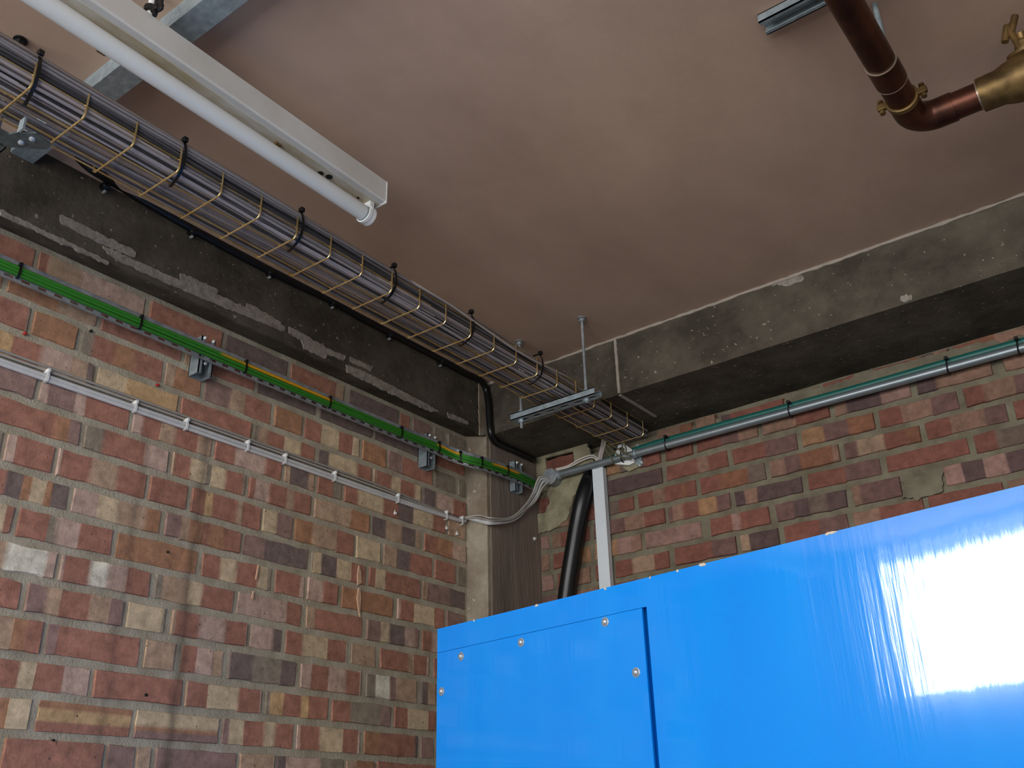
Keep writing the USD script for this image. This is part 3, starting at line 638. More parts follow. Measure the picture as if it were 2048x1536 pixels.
def tray_tie(u, v, label, full=True):
    p = at(u, v, x=TX1 + 0.004); y = p[1]
    t = thing('cable_tie', label, 'cable tie', (TX1, y, TZ + 0.04), 'black cable ties on the wire tray')
    top = TZ + 0.072
    path = smooth_path([(TX1 - 0.03, y, top + 0.002), (TX1 - 0.004, y, top), (TX1 + 0.0055, y + 0.001, TZ + 0.050), (TX1 + 0.003, y + 0.003, TZ + 0.022), (TX1 - 0.012, y + 0.006, TZ + 0.004), (TX1 - 0.032, y + 0.010, TZ - 0.0015), (TX1 - 0.052, y + 0.014, TZ - 0.003), (TX1 - 0.056, y + 0.015, TZ + 0.006)], 40)
    hint = np.stack([np.clip((path[:, 0] - 0.47) / 0.08, 0, 1), 0 * path[:, 0], np.clip((path[:, 2] - TZ - 0.03) / 0.03, -1, 1)], 1) + [0.01, 0, -0.01]
    put(t, 'strap', ribbon(path, 0.0062, 0.0015, hint), 'black_nylon', smooth=40)
    put(t, 'tie_head', box((TX1 - 0.006, y - 0.005, top - 0.001), (TX1 + 0.006, y + 0.005, top + 0.010), 0.001), 'black_nylon', smooth=False)
for (u, v), lb in zip(((79, 122), (371, 288), (605, 430), (790, 550), (945, 650), (1083, 714)),
        ('black cable tie round the tray cables at the near end, left of the ceiling channel', 'black cable tie with upright head round the tray cables midway along the light fitting', 'black cable tie round the tray cables beside the end of the light fitting', 'black cable tie round the tray cables just past the end of the light fitting', 'black cable tie round the tray cables where the pale loose cable begins', 'black cable tie round the tray cables nearest the hanging strut')):
    tray_tie(u, v, lb)

# ------------------------------------------------------------------ strut hangers under the tray
def strut(a, b, up, w=0.041, h=0.021, th=0.0025, slots=True):
    """Slotted channel from a to b: the back faces away from up, the lips are at up."""
    a, b, up = map(lambda q: np.asarray(q, float), (a, b, up)); L = np.linalg.norm(b - a); e = (b - a) / L; s = np.cross(up, e)
    f = lambda lo, hi: (lambda m_: (setattr(m_, 'vertices', np.array([a + e * q[0] + s * q[1] + up * q[2] for q in m_.vertices])), trimesh.repair.fix_normals(m_), m_)[2])(box(lo, hi))
    if slots:
        web = sg.box(0, -w / 2, L, w / 2); k = 0.030
        while k < L - 0.02:
            web = web.difference(sg.LineString([(k, 0), (k + 0.016, 0)]).buffer(0.0065)); k += 0.05
        wb_ = extrude(web, th, lambda x, y, z: a + e * x + s * y + up * z)
    else: wb_ = f((0, -w / 2, 0), (L, w / 2, th))
    return cat(wb_, f((0, -w / 2, 0), (L, -w / 2 + th, h)), f((0, w / 2 - th, 0), (L, w / 2, h)), f((0, -w / 2, h - th), (L, -w / 2 + 0.0095, h)), f((0, w / 2 - 0.0095, h - th), (L, w / 2, h)))
SY = -0.46
lft = at(1021, 842, y=SY - 0.02); rgt = at(1190, 799, y=SY - 0.02)
hg = thing('strut_hanger', 'galvanised strut hung on two threaded rods under the far end of the tray', 'hanger', (0.48, SY, 2.68))
put(hg, 'strut_channel', strut((lft[0], SY, 2.6665), (rgt[0], SY, 2.6665), (0, 0, 1)), 'galvanised', smooth=False)
for q in ((0.362, 0), (0.601, 1)):
    rod = put(hg, 'threaded_rod', tube(np.array([[q[0], SY, 2.640 if q[1] == 0 else 2.656], [q[0], SY, 2.938]]), 0.0048, 10), 'galvanised_dull', smooth=40)
    put(rod, 'nut', cat(hexnut((q[0], SY, 2.6935), (0, 0, 1), 0.017, 0.008), cyl((q[0], SY, 2.6875), (q[0], SY, 2.6897), 0.0125)), 'galvanised', smooth=False)
    put(rod, 'nut', cat(hexnut((q[0], SY, 2.6625), (0, 0, 1), 0.017, 0.008)), 'galvanised', smooth=False)
    put(rod, 'ceiling_nut', cat(hexnut((q[0], SY, 2.931), (0, 0, 1), 0.017, 0.010), cyl((q[0], SY, 2.937), (q[0], SY, 2.9402), 0.0135)), 'galvanised_dull', smooth=False)
BY = at(20, 262, z=2.66)[1]
hb = thing('strut_bracket', 'grey steel bracket with two bolts under the near end of the tray', 'bracket', (0.25, BY, 2.66))
put(hb, 'strut_channel', strut((0.05, BY, 2.662), (0.405, BY, 2.662), (0, 0, 1), slots=False), 'dull_steel', smooth=False)
b1 = at(44, 280, z=2.662); b2 = at(66, 273, z=2.662)
plate = sg.Polygon([tuple(at(u, v, z=2.660)[:2]) for u, v in ((-60, 262), (-10, 278), (22, 291), (92, 295), (100, 288), (72, 266), (38, 264), (18, 268), (-40, 236))]).buffer(0.002)
put(hb, 'end_plate', extrude(plate, 0.004, lambda s, t, d: (s, t, 2.657 + d)), 'dull_steel', smooth=False)
tab = [at(u, v, z=2.661) for u, v in ((39, 264), (69, 265))]
put(hb, 'tab', box((min(tab[0][0], tab[1][0]), tab[0][1] - 0.004, 2.657), (max(tab[0][0], tab[1][0]), tab[0][1], 2.684)), 'galvanised', smooth=False, label='bright upturned tab')
nr = at(40, 84, z=2.935)
rd = put(hb, 'threaded_rod', cyl((nr[0], nr[1], 2.655), (nr[0], nr[1], 2.938), 0.0048, sides=10), 'galvanised_dull', smooth=40)
put(rd, 'ceiling_nut', cat(hexnut((nr[0], nr[1], 2.931), (0, 0, 1), 0.017, 0.010), cyl((nr[0], nr[1], 2.937), (nr[0], nr[1], 2.9402), 0.0135)), 'dark_fixings', smooth=False)
for b in (b1, b2): put(hb, 'bolt', lathe((b[0], b[1], 2.6575), (0, 0, -1), [(0, 0.0058), (0.003, 0.0058), (0.0045, 0.0045), (0.0055, 0.0022), (0.0058, 0)], 14), 'bolt_steel', smooth=40)

# ------------------------------------------------------------------ fluorescent light fitting under the ceiling
lz = 2.80                                                             # underside of the spine
A0, A1 = np.array([0.725, -2.66 - 0.30, 0]), np.array([0.6940, -2.66 + 1.258, 0])   # lower near edge of the spine
LE = (A1 - A0) / np.linalg.norm(A1 - A0); LS = np.array([-LE[1], LE[0], 0])           # along; across, away from the camera
LL = np.linalg.norm(A1 - A0)
LF = lambda l, s_, z: A0 + LE * l + LS * s_ + np.array([0, 0, z])
def lbox(l0, l1, s0, s1, z0, z1, bev=0.0):
    b = box((l0, s0, z0), (l1, s1, z1), bev); b.vertices = np.array([LF(*q) for q in b.vertices]); trimesh.repair.fix_normals(b); return b
lf = thing('light_fitting', 'white single-tube fluorescent light fitting with a bare unlit tube below the ceiling', 'light', tuple(LF(LL / 2, 0.03, lz + 0.05)))
W = 0.058
prof = sg.Polygon([(0, 0), (0.003, -0.004), (W - 0.003, -0.004), (W, 0), (W, 0.052), (0, 0.052)])
put(lf, 'spine', extrude(prof, LL, lambda s_, z, l: LF(l, s_, lz + z)), 'white_enamel', smooth=False)
put(lf, 'spine_cover', lbox(0, LL - 0.004, 0.017, W - 0.004, lz - 0.0055, lz - 0.0035), 'stain_shade_enamel', smooth=False, label='yellow-stained underside plate with the tube shadow painted in')
put(lf, 'end_cap', lbox(LL - 0.001, LL + 0.002, -0.001, W + 0.001, lz - 0.006, lz + 0.0515), 'white_plastic', smooth=False)
TR = 0.0178; TCZ = lz - 0.039; TCS = 0.033
put(lf, 'tube', tube(np.array([LF(-0.1, TCS, TCZ), LF(LL - 0.034, TCS, TCZ)]), TR, 24), 'milky_glass', smooth=40)
put(lf, 'tube_cap', tube(np.array([LF(LL - 0.040, TCS, TCZ), LF(LL - 0.026, TCS, TCZ)]), TR * 1.01, 24), 'galvanised', smooth=40)
hp = sg.Point(TCS, TCZ - lz).buffer(0.0218, 24).union(sg.box(TCS - 0.012, TCZ - lz, TCS + 0.012, 0.001)).buffer(0.004).buffer(-0.004)
put(lf, 'lamp_holder', cat(extrude(hp, 0.012, lambda s_, z, l: LF(LL - 0.028 + l, s_, lz + z)),
    extrude(hp.difference(sg.Point(TCS, TCZ - lz).buffer(0.0186)).intersection(sg.box(-1, -0.1, 1, TCZ - lz + 0.004)), 0.010, lambda s_, z, l: LF(LL - 0.036 + l, s_, lz + z))), 'white_plastic', smooth=False)
for u, v, r in ((641, 347, 0.0065), (658, 354, 0.0075), (716, 396, 0.003)):
    h = at(u, v, z=lz - 0.007)
    put(lf, 'knockout_hole', lathe((h[0], h[1], lz - 0.0060), (0, 0, -1), [(0, 0), (0, r), (0.0012, r * 0.98), (0.0012, 0)], 16), 'slot_dark', smooth=False, label='dark round knockout')
h = at(556, 291, z=lz - 0.01); put(lf, 'tube_spring', box((h[0] - 0.007, h[1] - 0.009, lz - 0.012), (h[0] + 0.005, h[1] + 0.006, lz - 0.006), 0.0015), 'brass', smooth=False)
h = at(204, 100, z=TCZ + 0.004)
put(lf, 'tube_clip', box((h[0] - 0.004, h[1] - 0.009, TCZ - 0.004), (h[0] + 0.010, h[1] + 0.009, TCZ + 0.014), 0.002), 'brass', smooth=False, label='tarnished clip beside the tube')
h = at(305, 14, z=lz + 0.078); hx, hy = h[0], h[1]
hk = thing('light_hanger', 'white hanging rod with a dark clamp and wing nut on top of the light fitting', 'hanger', (hx, hy, 2.87))
put(hk, 'hanging_rod', cyl((hx - 0.004, hy, lz + 0.048), (hx - 0.004, hy, CZ), 0.0065, sides=12), 'white_plastic')
put(hk, 'clamp', cat(lathe((hx - 0.004, hy, lz + 0.066), (0, 0, 1), [(0, 0.007), (0, 0.0125), (0.012, 0.0125), (0.012, 0.007)], 14), box((hx + 0.004, hy - 0.006, lz + 0.058), (hx + 0.022, hy + 0.006, lz + 0.074), 0.002), cyl((hx + 0.012, hy, lz + 0.05), (hx + 0.012, hy, lz + 0.12), 0.004, sides=10)), 'dark_fixings', smooth=30)
put(hk, 'wing_nut', cat(box((hx + 0.020, hy - 0.003, lz + 0.060), (hx + 0.032, hy + 0.003, lz + 0.078), 0.0015), box((hx + 0.024, hy - 0.003, lz + 0.050), (hx + 0.036, hy + 0.003, lz + 0.064), 0.0015)), 'dark_fixings', smooth=False)

# galvanised channel fixed to the ceiling, running from the left beam across behind the light fitting
ch = thing('ceiling_channel', 'galvanised steel channel fixed flat to the ceiling above the light fitting', 'channel', (0.6, -1.93, CZ))
put(ch, 'channel', cat(box((0.05, -1.957, 2.900), (1.6, -1.955, CZ + 0.002)), box((0.05, -1.957, 2.898), (1.6, -1.905, 2.900)), box((0.05, -1.907, 2.900), (1.6, -1.905, CZ + 0.002))), 'galvanised', smooth=False)

# short open strut on the ceiling above the copper pipe
c0 = at(1516, 44, z=2.92); c1 = at(1530, 74, z=2.92)
su = thing('ceiling_strut', 'short length of open galvanised strut screwed to the ceiling beside the copper pipe', 'strut', (c0[0] + 0.2, (c0[1] + c1[1]) / 2, CZ))
put(su, 'strut_channel', strut((c0[0] + 0.42, (c0[1] + c1[1]) / 2, 2.9405), (c0[0], (c0[1] + c1[1]) / 2, 2.9405), (0, 0, -1)), 'galvanised', smooth=False)

# ------------------------------------------------------------------ copper pipe with brass valve
PZ = 2.78; PR = 0.0272
pA = at(1765, 130, z=PZ); px_ = 1.713; ye = at(1843, 240, z=PZ)[1]
cp = thing('copper_pipe', 'tarnished copper pipe with a soldered elbow hanging below the ceiling', 'pipe', (px_, ye - 0.3, PZ))
rE = 0.045
elbow = [np.array([px_ + rE - rE * math.cos(a), ye - rE + rE * math.sin(a), PZ]) for a in np.linspace(0, math.pi / 2, 12)]
vx = at(1972, 216, z=PZ)[0]
put(cp, 'pipe_run', tube(np.array([[px_, -2.5, PZ], [px_, ye - rE - 0.01, PZ]]), PR, 28), 'copper', smooth=40)
put(cp, 'elbow', tube(np.array([[px_, ye - rE - 0.035, PZ]] + elbow + [[px_ + rE + 0.03, ye, PZ]]), PR + 0.0022, 28), 'copper', smooth=40)
put(cp, 'pipe_branch', tube(np.array([[px_ + rE, ye, PZ], [vx + 0.03, ye, PZ]]), PR, 28), 'copper', smooth=40)
for (u, v), wd in (((1762, 142), 0.10), ((1786, 178), 0.0)):
    y = at(u, v, z=PZ - PR * 0.7)[1]
    if wd:
        put(cp, 'coupling', tube(np.array([[px_, y, PZ], [px_, y + wd * 0.62, PZ]]), PR + 0.0022, 28), 'copper', smooth=40)
    put(cp, 'solder_ring', tube(np.array([[px_, y - 0.0022, PZ], [px_, y, PZ]]), PR + 0.0026, 28), 'solder', smooth=40)
put(cp, 'solder_ring', tube(np.array([[px_, ye - rE - 0.038, PZ], [px_, ye - rE - 0.034, PZ]]), PR + 0.0026, 28), 'solder', smooth=40)
ry = at(1803, 213, z=PZ - PR * 0.6)[1]
rod_y = at(1779, 108, z=PZ + 0.03)[1]
rg = thing('pipe_ring', 'brass pipe ring with two side bolts clamped round the copper pipe', 'pipe clamp', (px_, ry, PZ))
put(rg, 'ring', tube(np.array([[px_, ry - 0.006, PZ], [px_, ry - 0.005, PZ], [px_, ry + 0.005, PZ], [px_, ry + 0.006, PZ]]), np.array([PR + 0.001, PR + 0.0042, PR + 0.0042, PR + 0.001]), 28), 'brass', smooth=40)
for sgn in (-1, 1):
    put(rg, 'lug', cat(box((px_ + sgn * (PR + 0.001), ry - 0.006, PZ - 0.007), (px_ + sgn * (PR + 0.020), ry + 0.006, PZ + 0.007), 0.002), lathe((px_ + sgn * (PR + 0.012), ry, PZ - 0.016), (0, 0, 1), [(0, 0), (0, 0.0055), (0.006, 0.0055), (0.006, 0.003), (0.026, 0.003), (0.026, 0.0055), (0.031, 0.0055), (0.031, 0)], 10)), 'brass', smooth=30)
rdx = at(1779, 108, y=rod_y)[0]
rx_ = px_ + 0.010
single('drop_rod', cyl((rx_, rod_y - 0.0, PZ + PR - 0.002), (rx_, rod_y, CZ), 0.0055, sides=12), 'galvanised', 'thin galvanised drop rod from the ceiling to the copper pipe', 'rod')
vb = thing('brass_valve', 'brass gate valve with a lever at the end of the copper pipe', 'valve', (vx + 0.08, ye, PZ))
put(vb, 'valve_body', lathe((vx, ye, PZ), (1, 0, 0), [(0, PR), (0, 0.0335), (0.036, 0.0345), (0.052, 0.040), (0.085, 0.047), (0.118, 0.040), (0.134, 0.0345), (0.170, 0.0335), (0.170, PR), (0.3, PR), (0.3, 0)], 28), 'brass', smooth=40)
put(vb, 'socket_solder', lathe((vx - 0.003, ye, PZ), (1, 0, 0), [(0, PR), (0, 0.0285), (0.004, 0.0295), (0.004, PR)], 28), 'solder', smooth=40)
bx = vx + 0.098
put(vb, 'bonnet', lathe((bx, ye, PZ + 0.02), (-0.05, -0.45, 1), [(0, 0.034), (0.020, 0.030), (0.026, 0.036), (0.032, 0.036), (0.035, 0.020), (0.050, 0.016), (0.054, 0.009), (0.066, 0.009), (0.066, 0)], 20), 'brass', smooth=40)
hb0 = np.array([bx, ye, PZ + 0.02]) + np.array([-0.05, -0.45, 1]) / np.linalg.norm([-0.05, -0.45, 1]) * 0.060
hv = [at(2042, 100, y=hb0[1]), at(2032, 82, y=hb0[1]), at(2022, 66, y=hb0[1]), at(2014, 52, y=hb0[1])]
put(vb, 'lever', cat(tube(smooth_path([hb0, hb0 * 0.4 + hv[0] * 0.6, hv[0], hv[1], hv[2], hv[3]], 24), 0.0065, 10), tube(smooth_path([hv[3], at(2012, 68, y=hb0[1]), at(2010, 84, y=hb0[1])], 10), np.linspace(0.006, 0.0075, 11)[:11] if False else 0.0068, 10), tube(smooth_path([hv[2], at(2027, 45, y=hb0[1]), at(2030, 32, y=hb0[1])], 10), 0.0068, 10)), 'brass', smooth=40)

# ------------------------------------------------------------------ black cable along the left beam
bc = [at(158, 314, z=2.925), at(172, 328, z=2.925), at(192, 343, z=2.925)] + [at(u, v, x=0.093) for u, v in ((234, 368), (300, 408), (386, 458), (460, 499), (541, 542), (600, 571), (666, 602), (720, 634), (781, 665), (830, 691), (883, 719), (930, 746))] + [at(953, 756, x=0.094), at(966, 766, x=0.097), at(973, 782, y=YF - 0.013), at(977, 806, y=YF - 0.013), at(979, 840, y=YF - 0.013), at(982, 866, y=YF - 0.010), at(988, 881, x=0.101), at(1002, 890, x=0.100), at(1030, 902, x=0.100), at(1066, 919, x=0.100)]
single('black_cable', tube(smooth_path(bc, 150), 0.0118, 12), 'black_rubber', 'black cable clipped along the left concrete beam and turning down at the corner', 'cable', smooth=40)
for (u, v), lb in zip(((212, 372), (386, 463), (541, 545), (667, 606), (781, 669), (883, 723)),
        ('under the near end of the wire tray', 'second from the near end of the beam', 'third from the near end of the beam', 'third from the corner of the beam', 'second from the corner of the beam', 'closest to the corner of the beam')):
    h = at(u, v, x=0.093)
    t = thing('beam_clip', 'black clip on the black beam cable, ' + lb, 'cable clip', (0.083, h[1], h[2]), 'black clips on the left beam')
    put(t, 'clip_body', box((0.080, h[1] - 0.011, h[2] - 0.010), (0.104, h[1] + 0.007, h[2] + 0.006), 0.003), 'black_nylon', smooth=False)
    put(t, 'fixing', lathe((0.081, h[1] + 0.002, h[2] - 0.013), (1, 0, 0), [(0, 0), (0, 0.004), (0.010, 0.004), (0.012, 0.002), (0.012, 0)], 10), 'galvanised_dull')

# ------------------------------------------------------------------ narrow tray with green earth cables on the left wall
def gtray(u, v0, off=0.0):                                             # centre line of the tray's face
    return u
GT = []                                                                # (y, x, z) of the tray's face centre
for y in np.linspace(-2.75, -0.62, 26): GT.append((y, 0.0435, 2.6485 + 0.004 * math.sin(1.1 * y)))
for u, v, x in ((868, 893, 0.048), (900, 908, 0.058), (917, 914, 0.072), (940, 921, 0.098), (965, 928, 0.112), (1005, 941, 0.118), (1042, 956, 0.118), (1070, 970, 0.112)):
    p = at(u, v, x=x); GT.append((p[1], x, p[2]))
GT = np.array(GT); gts = smooth_path(GT[:, [1, 0, 2]], 200)
def strip(z0, z1, x0, x1, pts):
    t = np.gradient(pts, axis=0); t /= np.linalg.norm(t, axis=1, keepdims=True); n = np.cross(t, [0, 0, 1.0]); n /= np.linalg.norm(n, axis=1, keepdims=True)
    V = np.stack([pts + n * a + np.array([0, 0, b]) for a, b in ((x0, z0), (x1, z0), (x1, z1), (x0, z1))], 1).reshape(-1, 3)
    i, j = np.meshgrid(np.arange(len(pts) - 1), np.arange(4), indexing='ij')
    qd = np.stack([i * 4 + j, i * 4 + (j + 1) % 4, (i + 1) * 4 + (j + 1) % 4, (i + 1) * 4 + j], -1).reshape(-1, 4); e = (len(pts) - 1) * 4
    mm = trimesh.Trimesh(V, np.vstack([qd[:, [0, 1, 2]], qd[:, [0, 2, 3]], [[0, 1, 2], [0, 2, 3], [e, e + 2, e + 1], [e, e + 3, e + 2]]]), process=False); trimesh.repair.fix_normals(mm); return mm
nt = thing('narrow_tray', 'narrow perforated galvanised tray carrying green earth cables along the left wall', 'cable tray', (0.04, -1.6, 2.65))
dist = np.concatenate([[0], np.cumsum(np.linalg.norm(np.diff(gts, axis=0), axis=1))])
def cut(a, b):
    k = np.linspace(a, b, max(2, int((b - a) / 0.03) + 2)); return np.stack([np.interp(k, dist, gts[:, i]) for i in range(3)], 1)
web = [strip(-0.013, 0.0245, 0, 0.0015, cut(0, dist[-1])), strip(-0.0245, -0.0195, 0, 0.0015, cut(0, dist[-1])), strip(-0.0255, -0.0245, 0, 0.006, cut(0, dist[-1])), strip(0.0245, 0.0255, 0, 0.003, cut(0, dist[-1]))]
k = 0.0
while k < dist[-1] - 0.02:
    web.append(strip(-0.0195, -0.013, 0, 0.0015, cut(k, k + 0.018))); k += 0.038
put(nt, 'tray_web', cat(web), 'galvanised_dull', smooth=False)
def offset_path(dn, dz, jitter, ph):
    t = np.gradient(gts, axis=0); t /= np.linalg.norm(t, axis=1, keepdims=True); n = np.cross(t, [0, 0, 1.0]); n /= np.linalg.norm(n, axis=1, keepdims=True)
    s_ = dist[:, None]
    return gts + n * dn + np.array([0, 0, 1.0]) * (dz + jitter * np.sin(s_ * 5.1 + ph)) + n * jitter * 0.5 * np.sin(s_ * 3.3 + ph)
GRN = np.array(lin((50, 124, 36))); YEL = np.array(lin((206, 150, 28)))
for k, (dn, dz, lb) in enumerate(((0.0062, 0.0085, 'green and yellow earth cable on the narrow wall tray, uppermost of the three'), (0.0062, -0.0005, 'green earth cable on the narrow wall tray, middle of the three'), (0.0062, -0.0095, 'green earth cable on the narrow wall tray, lowest of the three'))):
    pts_ = offset_path(dn, dz, 0.0008, k * 2.0)
    mm = tube(pts_, 0.0043, 10)
    tone = np.tile(GRN if k < 2 else GRN * 0.9, (len(mm.vertices), 1))
    if k == 0:
        nv = len(pts_)
        for i in range(nv):
            d = RC @ (pts_[i] - CAM); u = 1024 + F * d[0] / d[2]
            col = YEL if (486 < u < 660 or 872 < u < 918 or 985 < u < 1035) else YEL * 0.6 + GRN * 0.4 if 440 < u <= 486 else GRN
            tone[i * 10:(i + 1) * 10] = col
    single('earth_cable', mm, 'cable_plastic', lb, 'cable', smooth=40, tone=tone)
nd = {}
for j, ((u, v), lb) in enumerate(zip(((38, 547), (278, 645), (489, 735), (654, 803), (797, 862), (872, 893), (919, 912), (962, 925), (1012, 940)),
        ('nearest the photo\'s left edge', 'above the near steel bracket', 'just right of the near steel bracket', 'where the yellow stripe ends', 'well left of the second steel bracket', 'above the second steel bracket', 'just left of the concrete column', 'on the front of the concrete column', 'above the steel bracket on the column'))):
    i = int(np.argmin([abs(1024 + F * (RC @ (q_ - CAM))[0] / (RC @ (q_ - CAM))[2] - u) for q_ in gts]))
    c = gts[i]; tv = gts[min(i + 1, len(gts) - 1)] - gts[i - 1]; tv /= np.linalg.norm(tv); nv_ = np.cross(tv, [0, 0, 1.0]); nv_ /= np.linalg.norm(nv_)
    t = thing('cable_tie', 'black cable tie round the green earth cables ' + lb, 'cable tie', tuple(c), 'black cable ties on the green earth cables')
    loop = [c + nv_ * (0.0055 + 0.0068 * math.cos(a)) + np.array([0, 0, -0.0005 + 0.0165 * math.sin(a)]) for a in np.linspace(-2.2, 2.2, 20)]
    put(t, 'strap', ribbon(loop, 0.005, 0.0014, [nv_ * math.cos(a) + np.array([0, 0, math.sin(a)]) for a in np.linspace(-2.2, 2.2, 20)]), 'black_nylon', smooth=40)
    hd = c + nv_ * 0.010 + np.array([0, 0, 0.016])
    put(t, 'tie_head', box(hd - 0.004, hd + 0.004, 0.001), 'black_nylon', smooth=False)
# strut brackets that carry the narrow tray
for (yb, x0, zb, zt, lb) in ((-1.372, 0.0, 2.583, 2.688, 'open strut bracket under the narrow green-cable tray, on the left wall nearest the camera'), (-0.512, 0.0, 2.578, 2.688, 'open strut bracket under the narrow green-cable tray, on the left wall beside the column'), (-0.148, 0.0885, 2.574, 2.680, 'open strut bracket under the narrow green-cable tray, on the side of the concrete column')):
    t = thing('wall_bracket', lb, 'bracket', (x0, yb, zb), 'strut brackets of the narrow tray')
    D = 0.041 if x0 == 0 else 0.028
    put(t, 'strut_channel', strut((x0 + 0.0005, yb, zb), (x0 + 0.0005, yb, zt), (1, 0, 0), h=D, slots=False), 'galvanised', smooth=False)
    for sgn in (-1, 1):
        put(t, 'screw', lathe((x0 + D + 0.002, yb + sgn * 0.013, zt - 0.006), (1, 0, 0.2), [(-0.004, 0.003), (0, 0.0042), (0.004, 0.003), (0.005, 0)], 10), 'white_plastic')
    put(t, 'screw', lathe((x0 + D + 0.0005, yb - 0.002, zb + 0.030), (1, 0, 0), [(0, 0.005), (0.004, 0.004), (0.005, 0)], 10), 'bolt_steel')

# ------------------------------------------------------------------ white cables clipped along the left wall
WY = np.array([-3.0, -2.4, -1.8, -1.2, -0.7, -0.34])
runs = ((0.0065, 2.4430, 0.0046, (206, 206, 206), 0.0), (0.0065, 2.4520, 0.0046, (200, 200, 200), 0.7), (0.0050, 2.4650, 0.0032, (168, 162, 154), 1.9), (0.0050, 2.4735, 0.0032, (156, 150, 142), 3.1))
ends = ([(932, 1036), (955, 1042), (990, 1047), (1025, 1041), (1052, 1019), (1072, 992), (1087, 962)],
        [(932, 1035), (957, 1041), (992, 1044), (1024, 1035), (1050, 1012), (1069, 986), (1082, 958)],
        [(932, 1034), (958, 1031), (985, 1036), (1018, 1036), (1044, 1018), (1064, 990), (1079, 955)],
        [(932, 1035), (957, 1036), (988, 1041), (1020, 1039), (1048, 1021), (1070, 1003), (1087, 973)])
depth = [0.010, None, None, 0.108, 0.112, 0.116, 0.150]
for k, ((x, z, r, c, ph), en, lb) in enumerate(zip(runs, ends, ('white cable clipped along the left brick wall, lowest of the four', 'white cable clipped along the left brick wall, second from the bottom', 'thin off-white cable clipped along the left brick wall, third from the bottom', 'thin off-white cable clipped along the left brick wall, uppermost of the four'))):
    pts_ = [np.array([x, y, z + 0.0008 * math.sin(5 * y + ph)]) for y in WY]
    pts_[-1][2] = 2.4500 + 0.002 * k
    for (u, v), dx in zip(en, depth): pts_.append(at(u, v, x=dx + 0.003 * k) if dx else at(min(u, 982), v, y=YF - 0.013 - 0.003 * k))
    pts_[6][0] = x + 0.002
    pts_.append(np.array([jb[0] - 0.004 + 0.004 * k, -0.022 - 0.006 * k, jb[2] - 0.012]))
    mm = tube(smooth_path(pts_, 180), r if k < 2 else r, 10)
    single('white_cable', mm, 'cable_plastic', lb, 'cable', 'white cables on the left wall', smooth=40, tone=np.tile(np.array(lin(c)), (len(mm.vertices), 1)))
ordn = ('first', 'second', 'third', 'fourth', 'fifth', 'sixth', 'seventh', 'eighth', 'ninth')
for j, (u, v) in enumerate(((97, 744), (271, 817), (375, 843), (497, 886), (571, 921), (671, 947), (797, 1001), (894, 1035), (925, 1038))):
    h = at(u, v, x=0.012)
    t = thing('cable_clip', f'{ordn[j]} white cable clip from the left along the white cables', 'cable clip', (0, h[1], 2.452), 'white clips on the white cables')
    up = 0.014 if j in (0, 2) else 0.010
    put(t, 'clip_saddle', ribbon([np.array([0.0015, h[1], 2.4385]), np.array([0.0118, h[1], 2.4395]), np.array([0.0125, h[1], 2.447]), np.array([0.0122, h[1], 2.4560]), np.array([0.010, h[1], 2.462]), np.array([0.0015, h[1], 2.463])], 0.0062, 0.002, [(0, 0, -1), (1, 0, -0.6), (1, 0, 0), (1, 0, 0), (1, 0, 0.6), (0, 0, 1)]), 'white_plastic', smooth=False)
    put(t, 'nail_boss', lathe((0.0125, h[1], 2.4600 + up * 0.25), (1, 0, 0.15), [(-0.012, 0.0052), (0, 0.0052), (0.0035, 0.0045), (0.0042, 0.0025), (0.0042, 0)], 12), 'white_plastic')

# ------------------------------------------------------------------ cables, box and bits where the tray reaches the wall
pb = thing('white_box', 'small white plastic box with a round hole behind the end of the wire tray', 'box', tuple(at(1248, 898, y=-0.02)))
bxp = px_poly([(1236, 890), (1246, 886), (1264, 899), (1268, 925), (1258, 930), (1228, 928), (1230, 908)], y=-0.024)
put(pb, 'box_body', extrude(bxp, 0.022, lambda s, t, d: (s, -0.024 + d, t)), 'white_plastic', smooth=False)
h = at(1231, 897, y=-0.026); put(pb, 'cable_hole', lathe((h[0], -0.0235, h[2]), (0, -1, 0), [(0, 0), (0, 0.0075), (0.0015, 0.0075), (0.0015, 0.0)], 16), 'slot_dark', smooth=False)
for k, pts_ in enumerate(([(1210, 872), (1206, 890), (1200, 912), (1197, 930), (1196, 945)], [(1214, 872), (1209, 892), (1203, 914), (1200, 935), (1199, 950)], [(1206, 874), (1203, 892), (1198, 912), (1194, 932), (1194, 948)])):
    yy = (-0.07, -0.045, -0.030, -0.018, -0.014)
    mm = tube(smooth_path([at(u, v, y=y_ - 0.003 * (k == 1)) for (u, v), y_ in zip(pts_, yy)], 30), 0.0034, 8)
    single('drop_cable', mm, 'cable_plastic', ('pale cable dropping from the tray into the white trunking, middle of three', 'pale cable dropping from the tray into the white trunking, right of three', 'pale cable dropping from the tray into the white trunking, left of three')[k], 'cable', smooth=40, tone=np.tile(np.array(lin((176, 166, 160))), (len(mm.vertices), 1)))
for k, pts_ in enumerate(([(1207, 882), (1216, 892), (1229, 905), (1243, 914), (1262, 918)], [(1204, 886), (1213, 902), (1222, 914), (1226, 925)], [(1244, 886), (1245, 898), (1246, 912)], [(1247, 884), (1252, 896), (1252, 910)], [(1209, 880), (1222, 889), (1240, 900), (1262, 912)])):
    mm = tube(smooth_path([at(u, v, y=-0.048 + 0.004 * (k % 3)) for u, v in pts_], 30), 0.0026, 8)
    single('loose_cable', mm, 'cable_plastic', ('thin olive cable looping in front of the white box, lowest of the loops', 'thin olive cable curling down beside the white box', 'thin olive cable hanging straight across the white box', 'thin olive cable bowing across the white box\'s right half', 'thin olive cable crossing the white box towards the saddle')[k], 'cable', smooth=40, tone=np.tile(np.array(lin((96, 92, 70))), (len(mm.vertices), 1)))
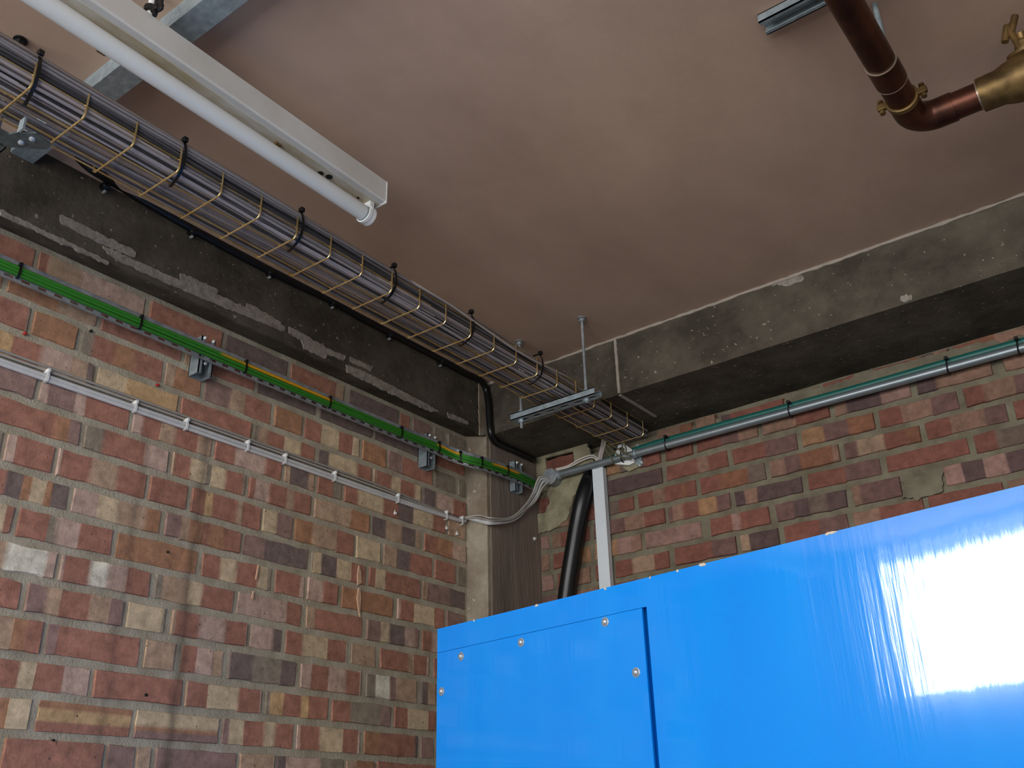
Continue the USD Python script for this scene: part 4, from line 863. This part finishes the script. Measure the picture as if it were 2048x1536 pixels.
for k, pts_ in enumerate(([(1112, 938), (1135, 932), (1160, 918), (1180, 911), (1192, 914), (1198, 926)], [(1112, 941), (1138, 934), (1164, 921), (1182, 915), (1192, 919), (1196, 928)])):
    mm = tube(smooth_path([at(u, v, y=-0.020) for u, v in pts_], 40), 0.0028, 8)
    single('white_cable', mm, 'cable_plastic', ('white cable arching from the round conduit box to the trunking, upper of two', 'white cable arching from the round conduit box to the trunking, lower of two')[k], 'cable', smooth=40, tone=np.tile(np.array(lin((206, 200, 190))), (len(mm.vertices), 1)))
# small fixings left on the left wall
for j, (u, v, lb) in enumerate(((790, 1027, 'below the seventh clip of the white cables'), (893, 1057, 'below the eighth clip of the white cables'), (914, 1068, 'on the brick edge by the column foot'))):
    h = at(u, v, x=0.004)
    t = thing('loose_clip', 'tiny white empty cable clip ' + lb, 'cable clip', (0, h[1], h[2]), 'empty white clips')
    put(t, 'clip_body', cat(box((-0.002, h[1] - 0.003, h[2] - 0.003), (0.008, h[1] + 0.005, h[2] + 0.005), 0.001), cyl((0.004, h[1] - 0.004, h[2] + 0.004), (0.010, h[1] - 0.006, h[2] + 0.008), 0.0014, sides=8)), 'white_plastic')
h = at(1068, 1078, x=0.0885)
t = thing('loose_clip', 'tiny white empty cable clip on the column side next to the right wall', 'cable clip', (0.0885, h[1], h[2]), 'empty white clips')
put(t, 'clip_body', cat(box((0.086, h[1] - 0.005, h[2] - 0.004), (0.096, h[1] + 0.005, h[2] + 0.005), 0.001), cyl((0.09, h[1], h[2] + 0.004), (0.096, h[1] - 0.007, h[2] - 0.008), 0.0014, sides=8)), 'white_plastic')
for u, v in ((50, 667), (315, 770)):
    h = at(u, v, x=0.0); put(wl, 'wall_plug', lathe((-0.004, h[1], h[2]), (1, 0, 0), [(0, 0), (0, 0.0036), (0.0075, 0.0036), (0.0082, 0.0028), (0.0082, 0)], 12), 'red_plastic', label='red plastic plug in the mortar')
for pts_ in ([(718, 1131), (722, 1146), (723, 1166), (715, 1170), (715, 1148)], [(720, 1175), (722, 1195), (720, 1222), (720, 1234), (717, 1222), (714, 1196), (717, 1176)], [(506, 1182), (508, 1182), (506, 1199), (503, 1196)], [(516, 1130), (518, 1131), (513, 1160), (511, 1158)]):
    put(wl, 'spalled_chip', extrude(px_poly(pts_, x=0.004), 0.004, lambda s, t, d: L3(s, t, 0.0015 + d)), 'pale_wood', smooth=False, label='pale bare scar on the brick face')
for u, v, r in ((291, 1390, 0.0035), (335, 1104, 0.0025), (106, 1481, 0.0028), (182, 662, 0.003)):
    h = at(u, v, x=0.0); put(wl, 'drill_hole', lathe((-0.004, h[1], h[2]), (1, 0, 0), [(0, 0), (0, r), (0.0075, r), (0.0078, 0)], 12), 'slot_dark', label='dark drilled hole')
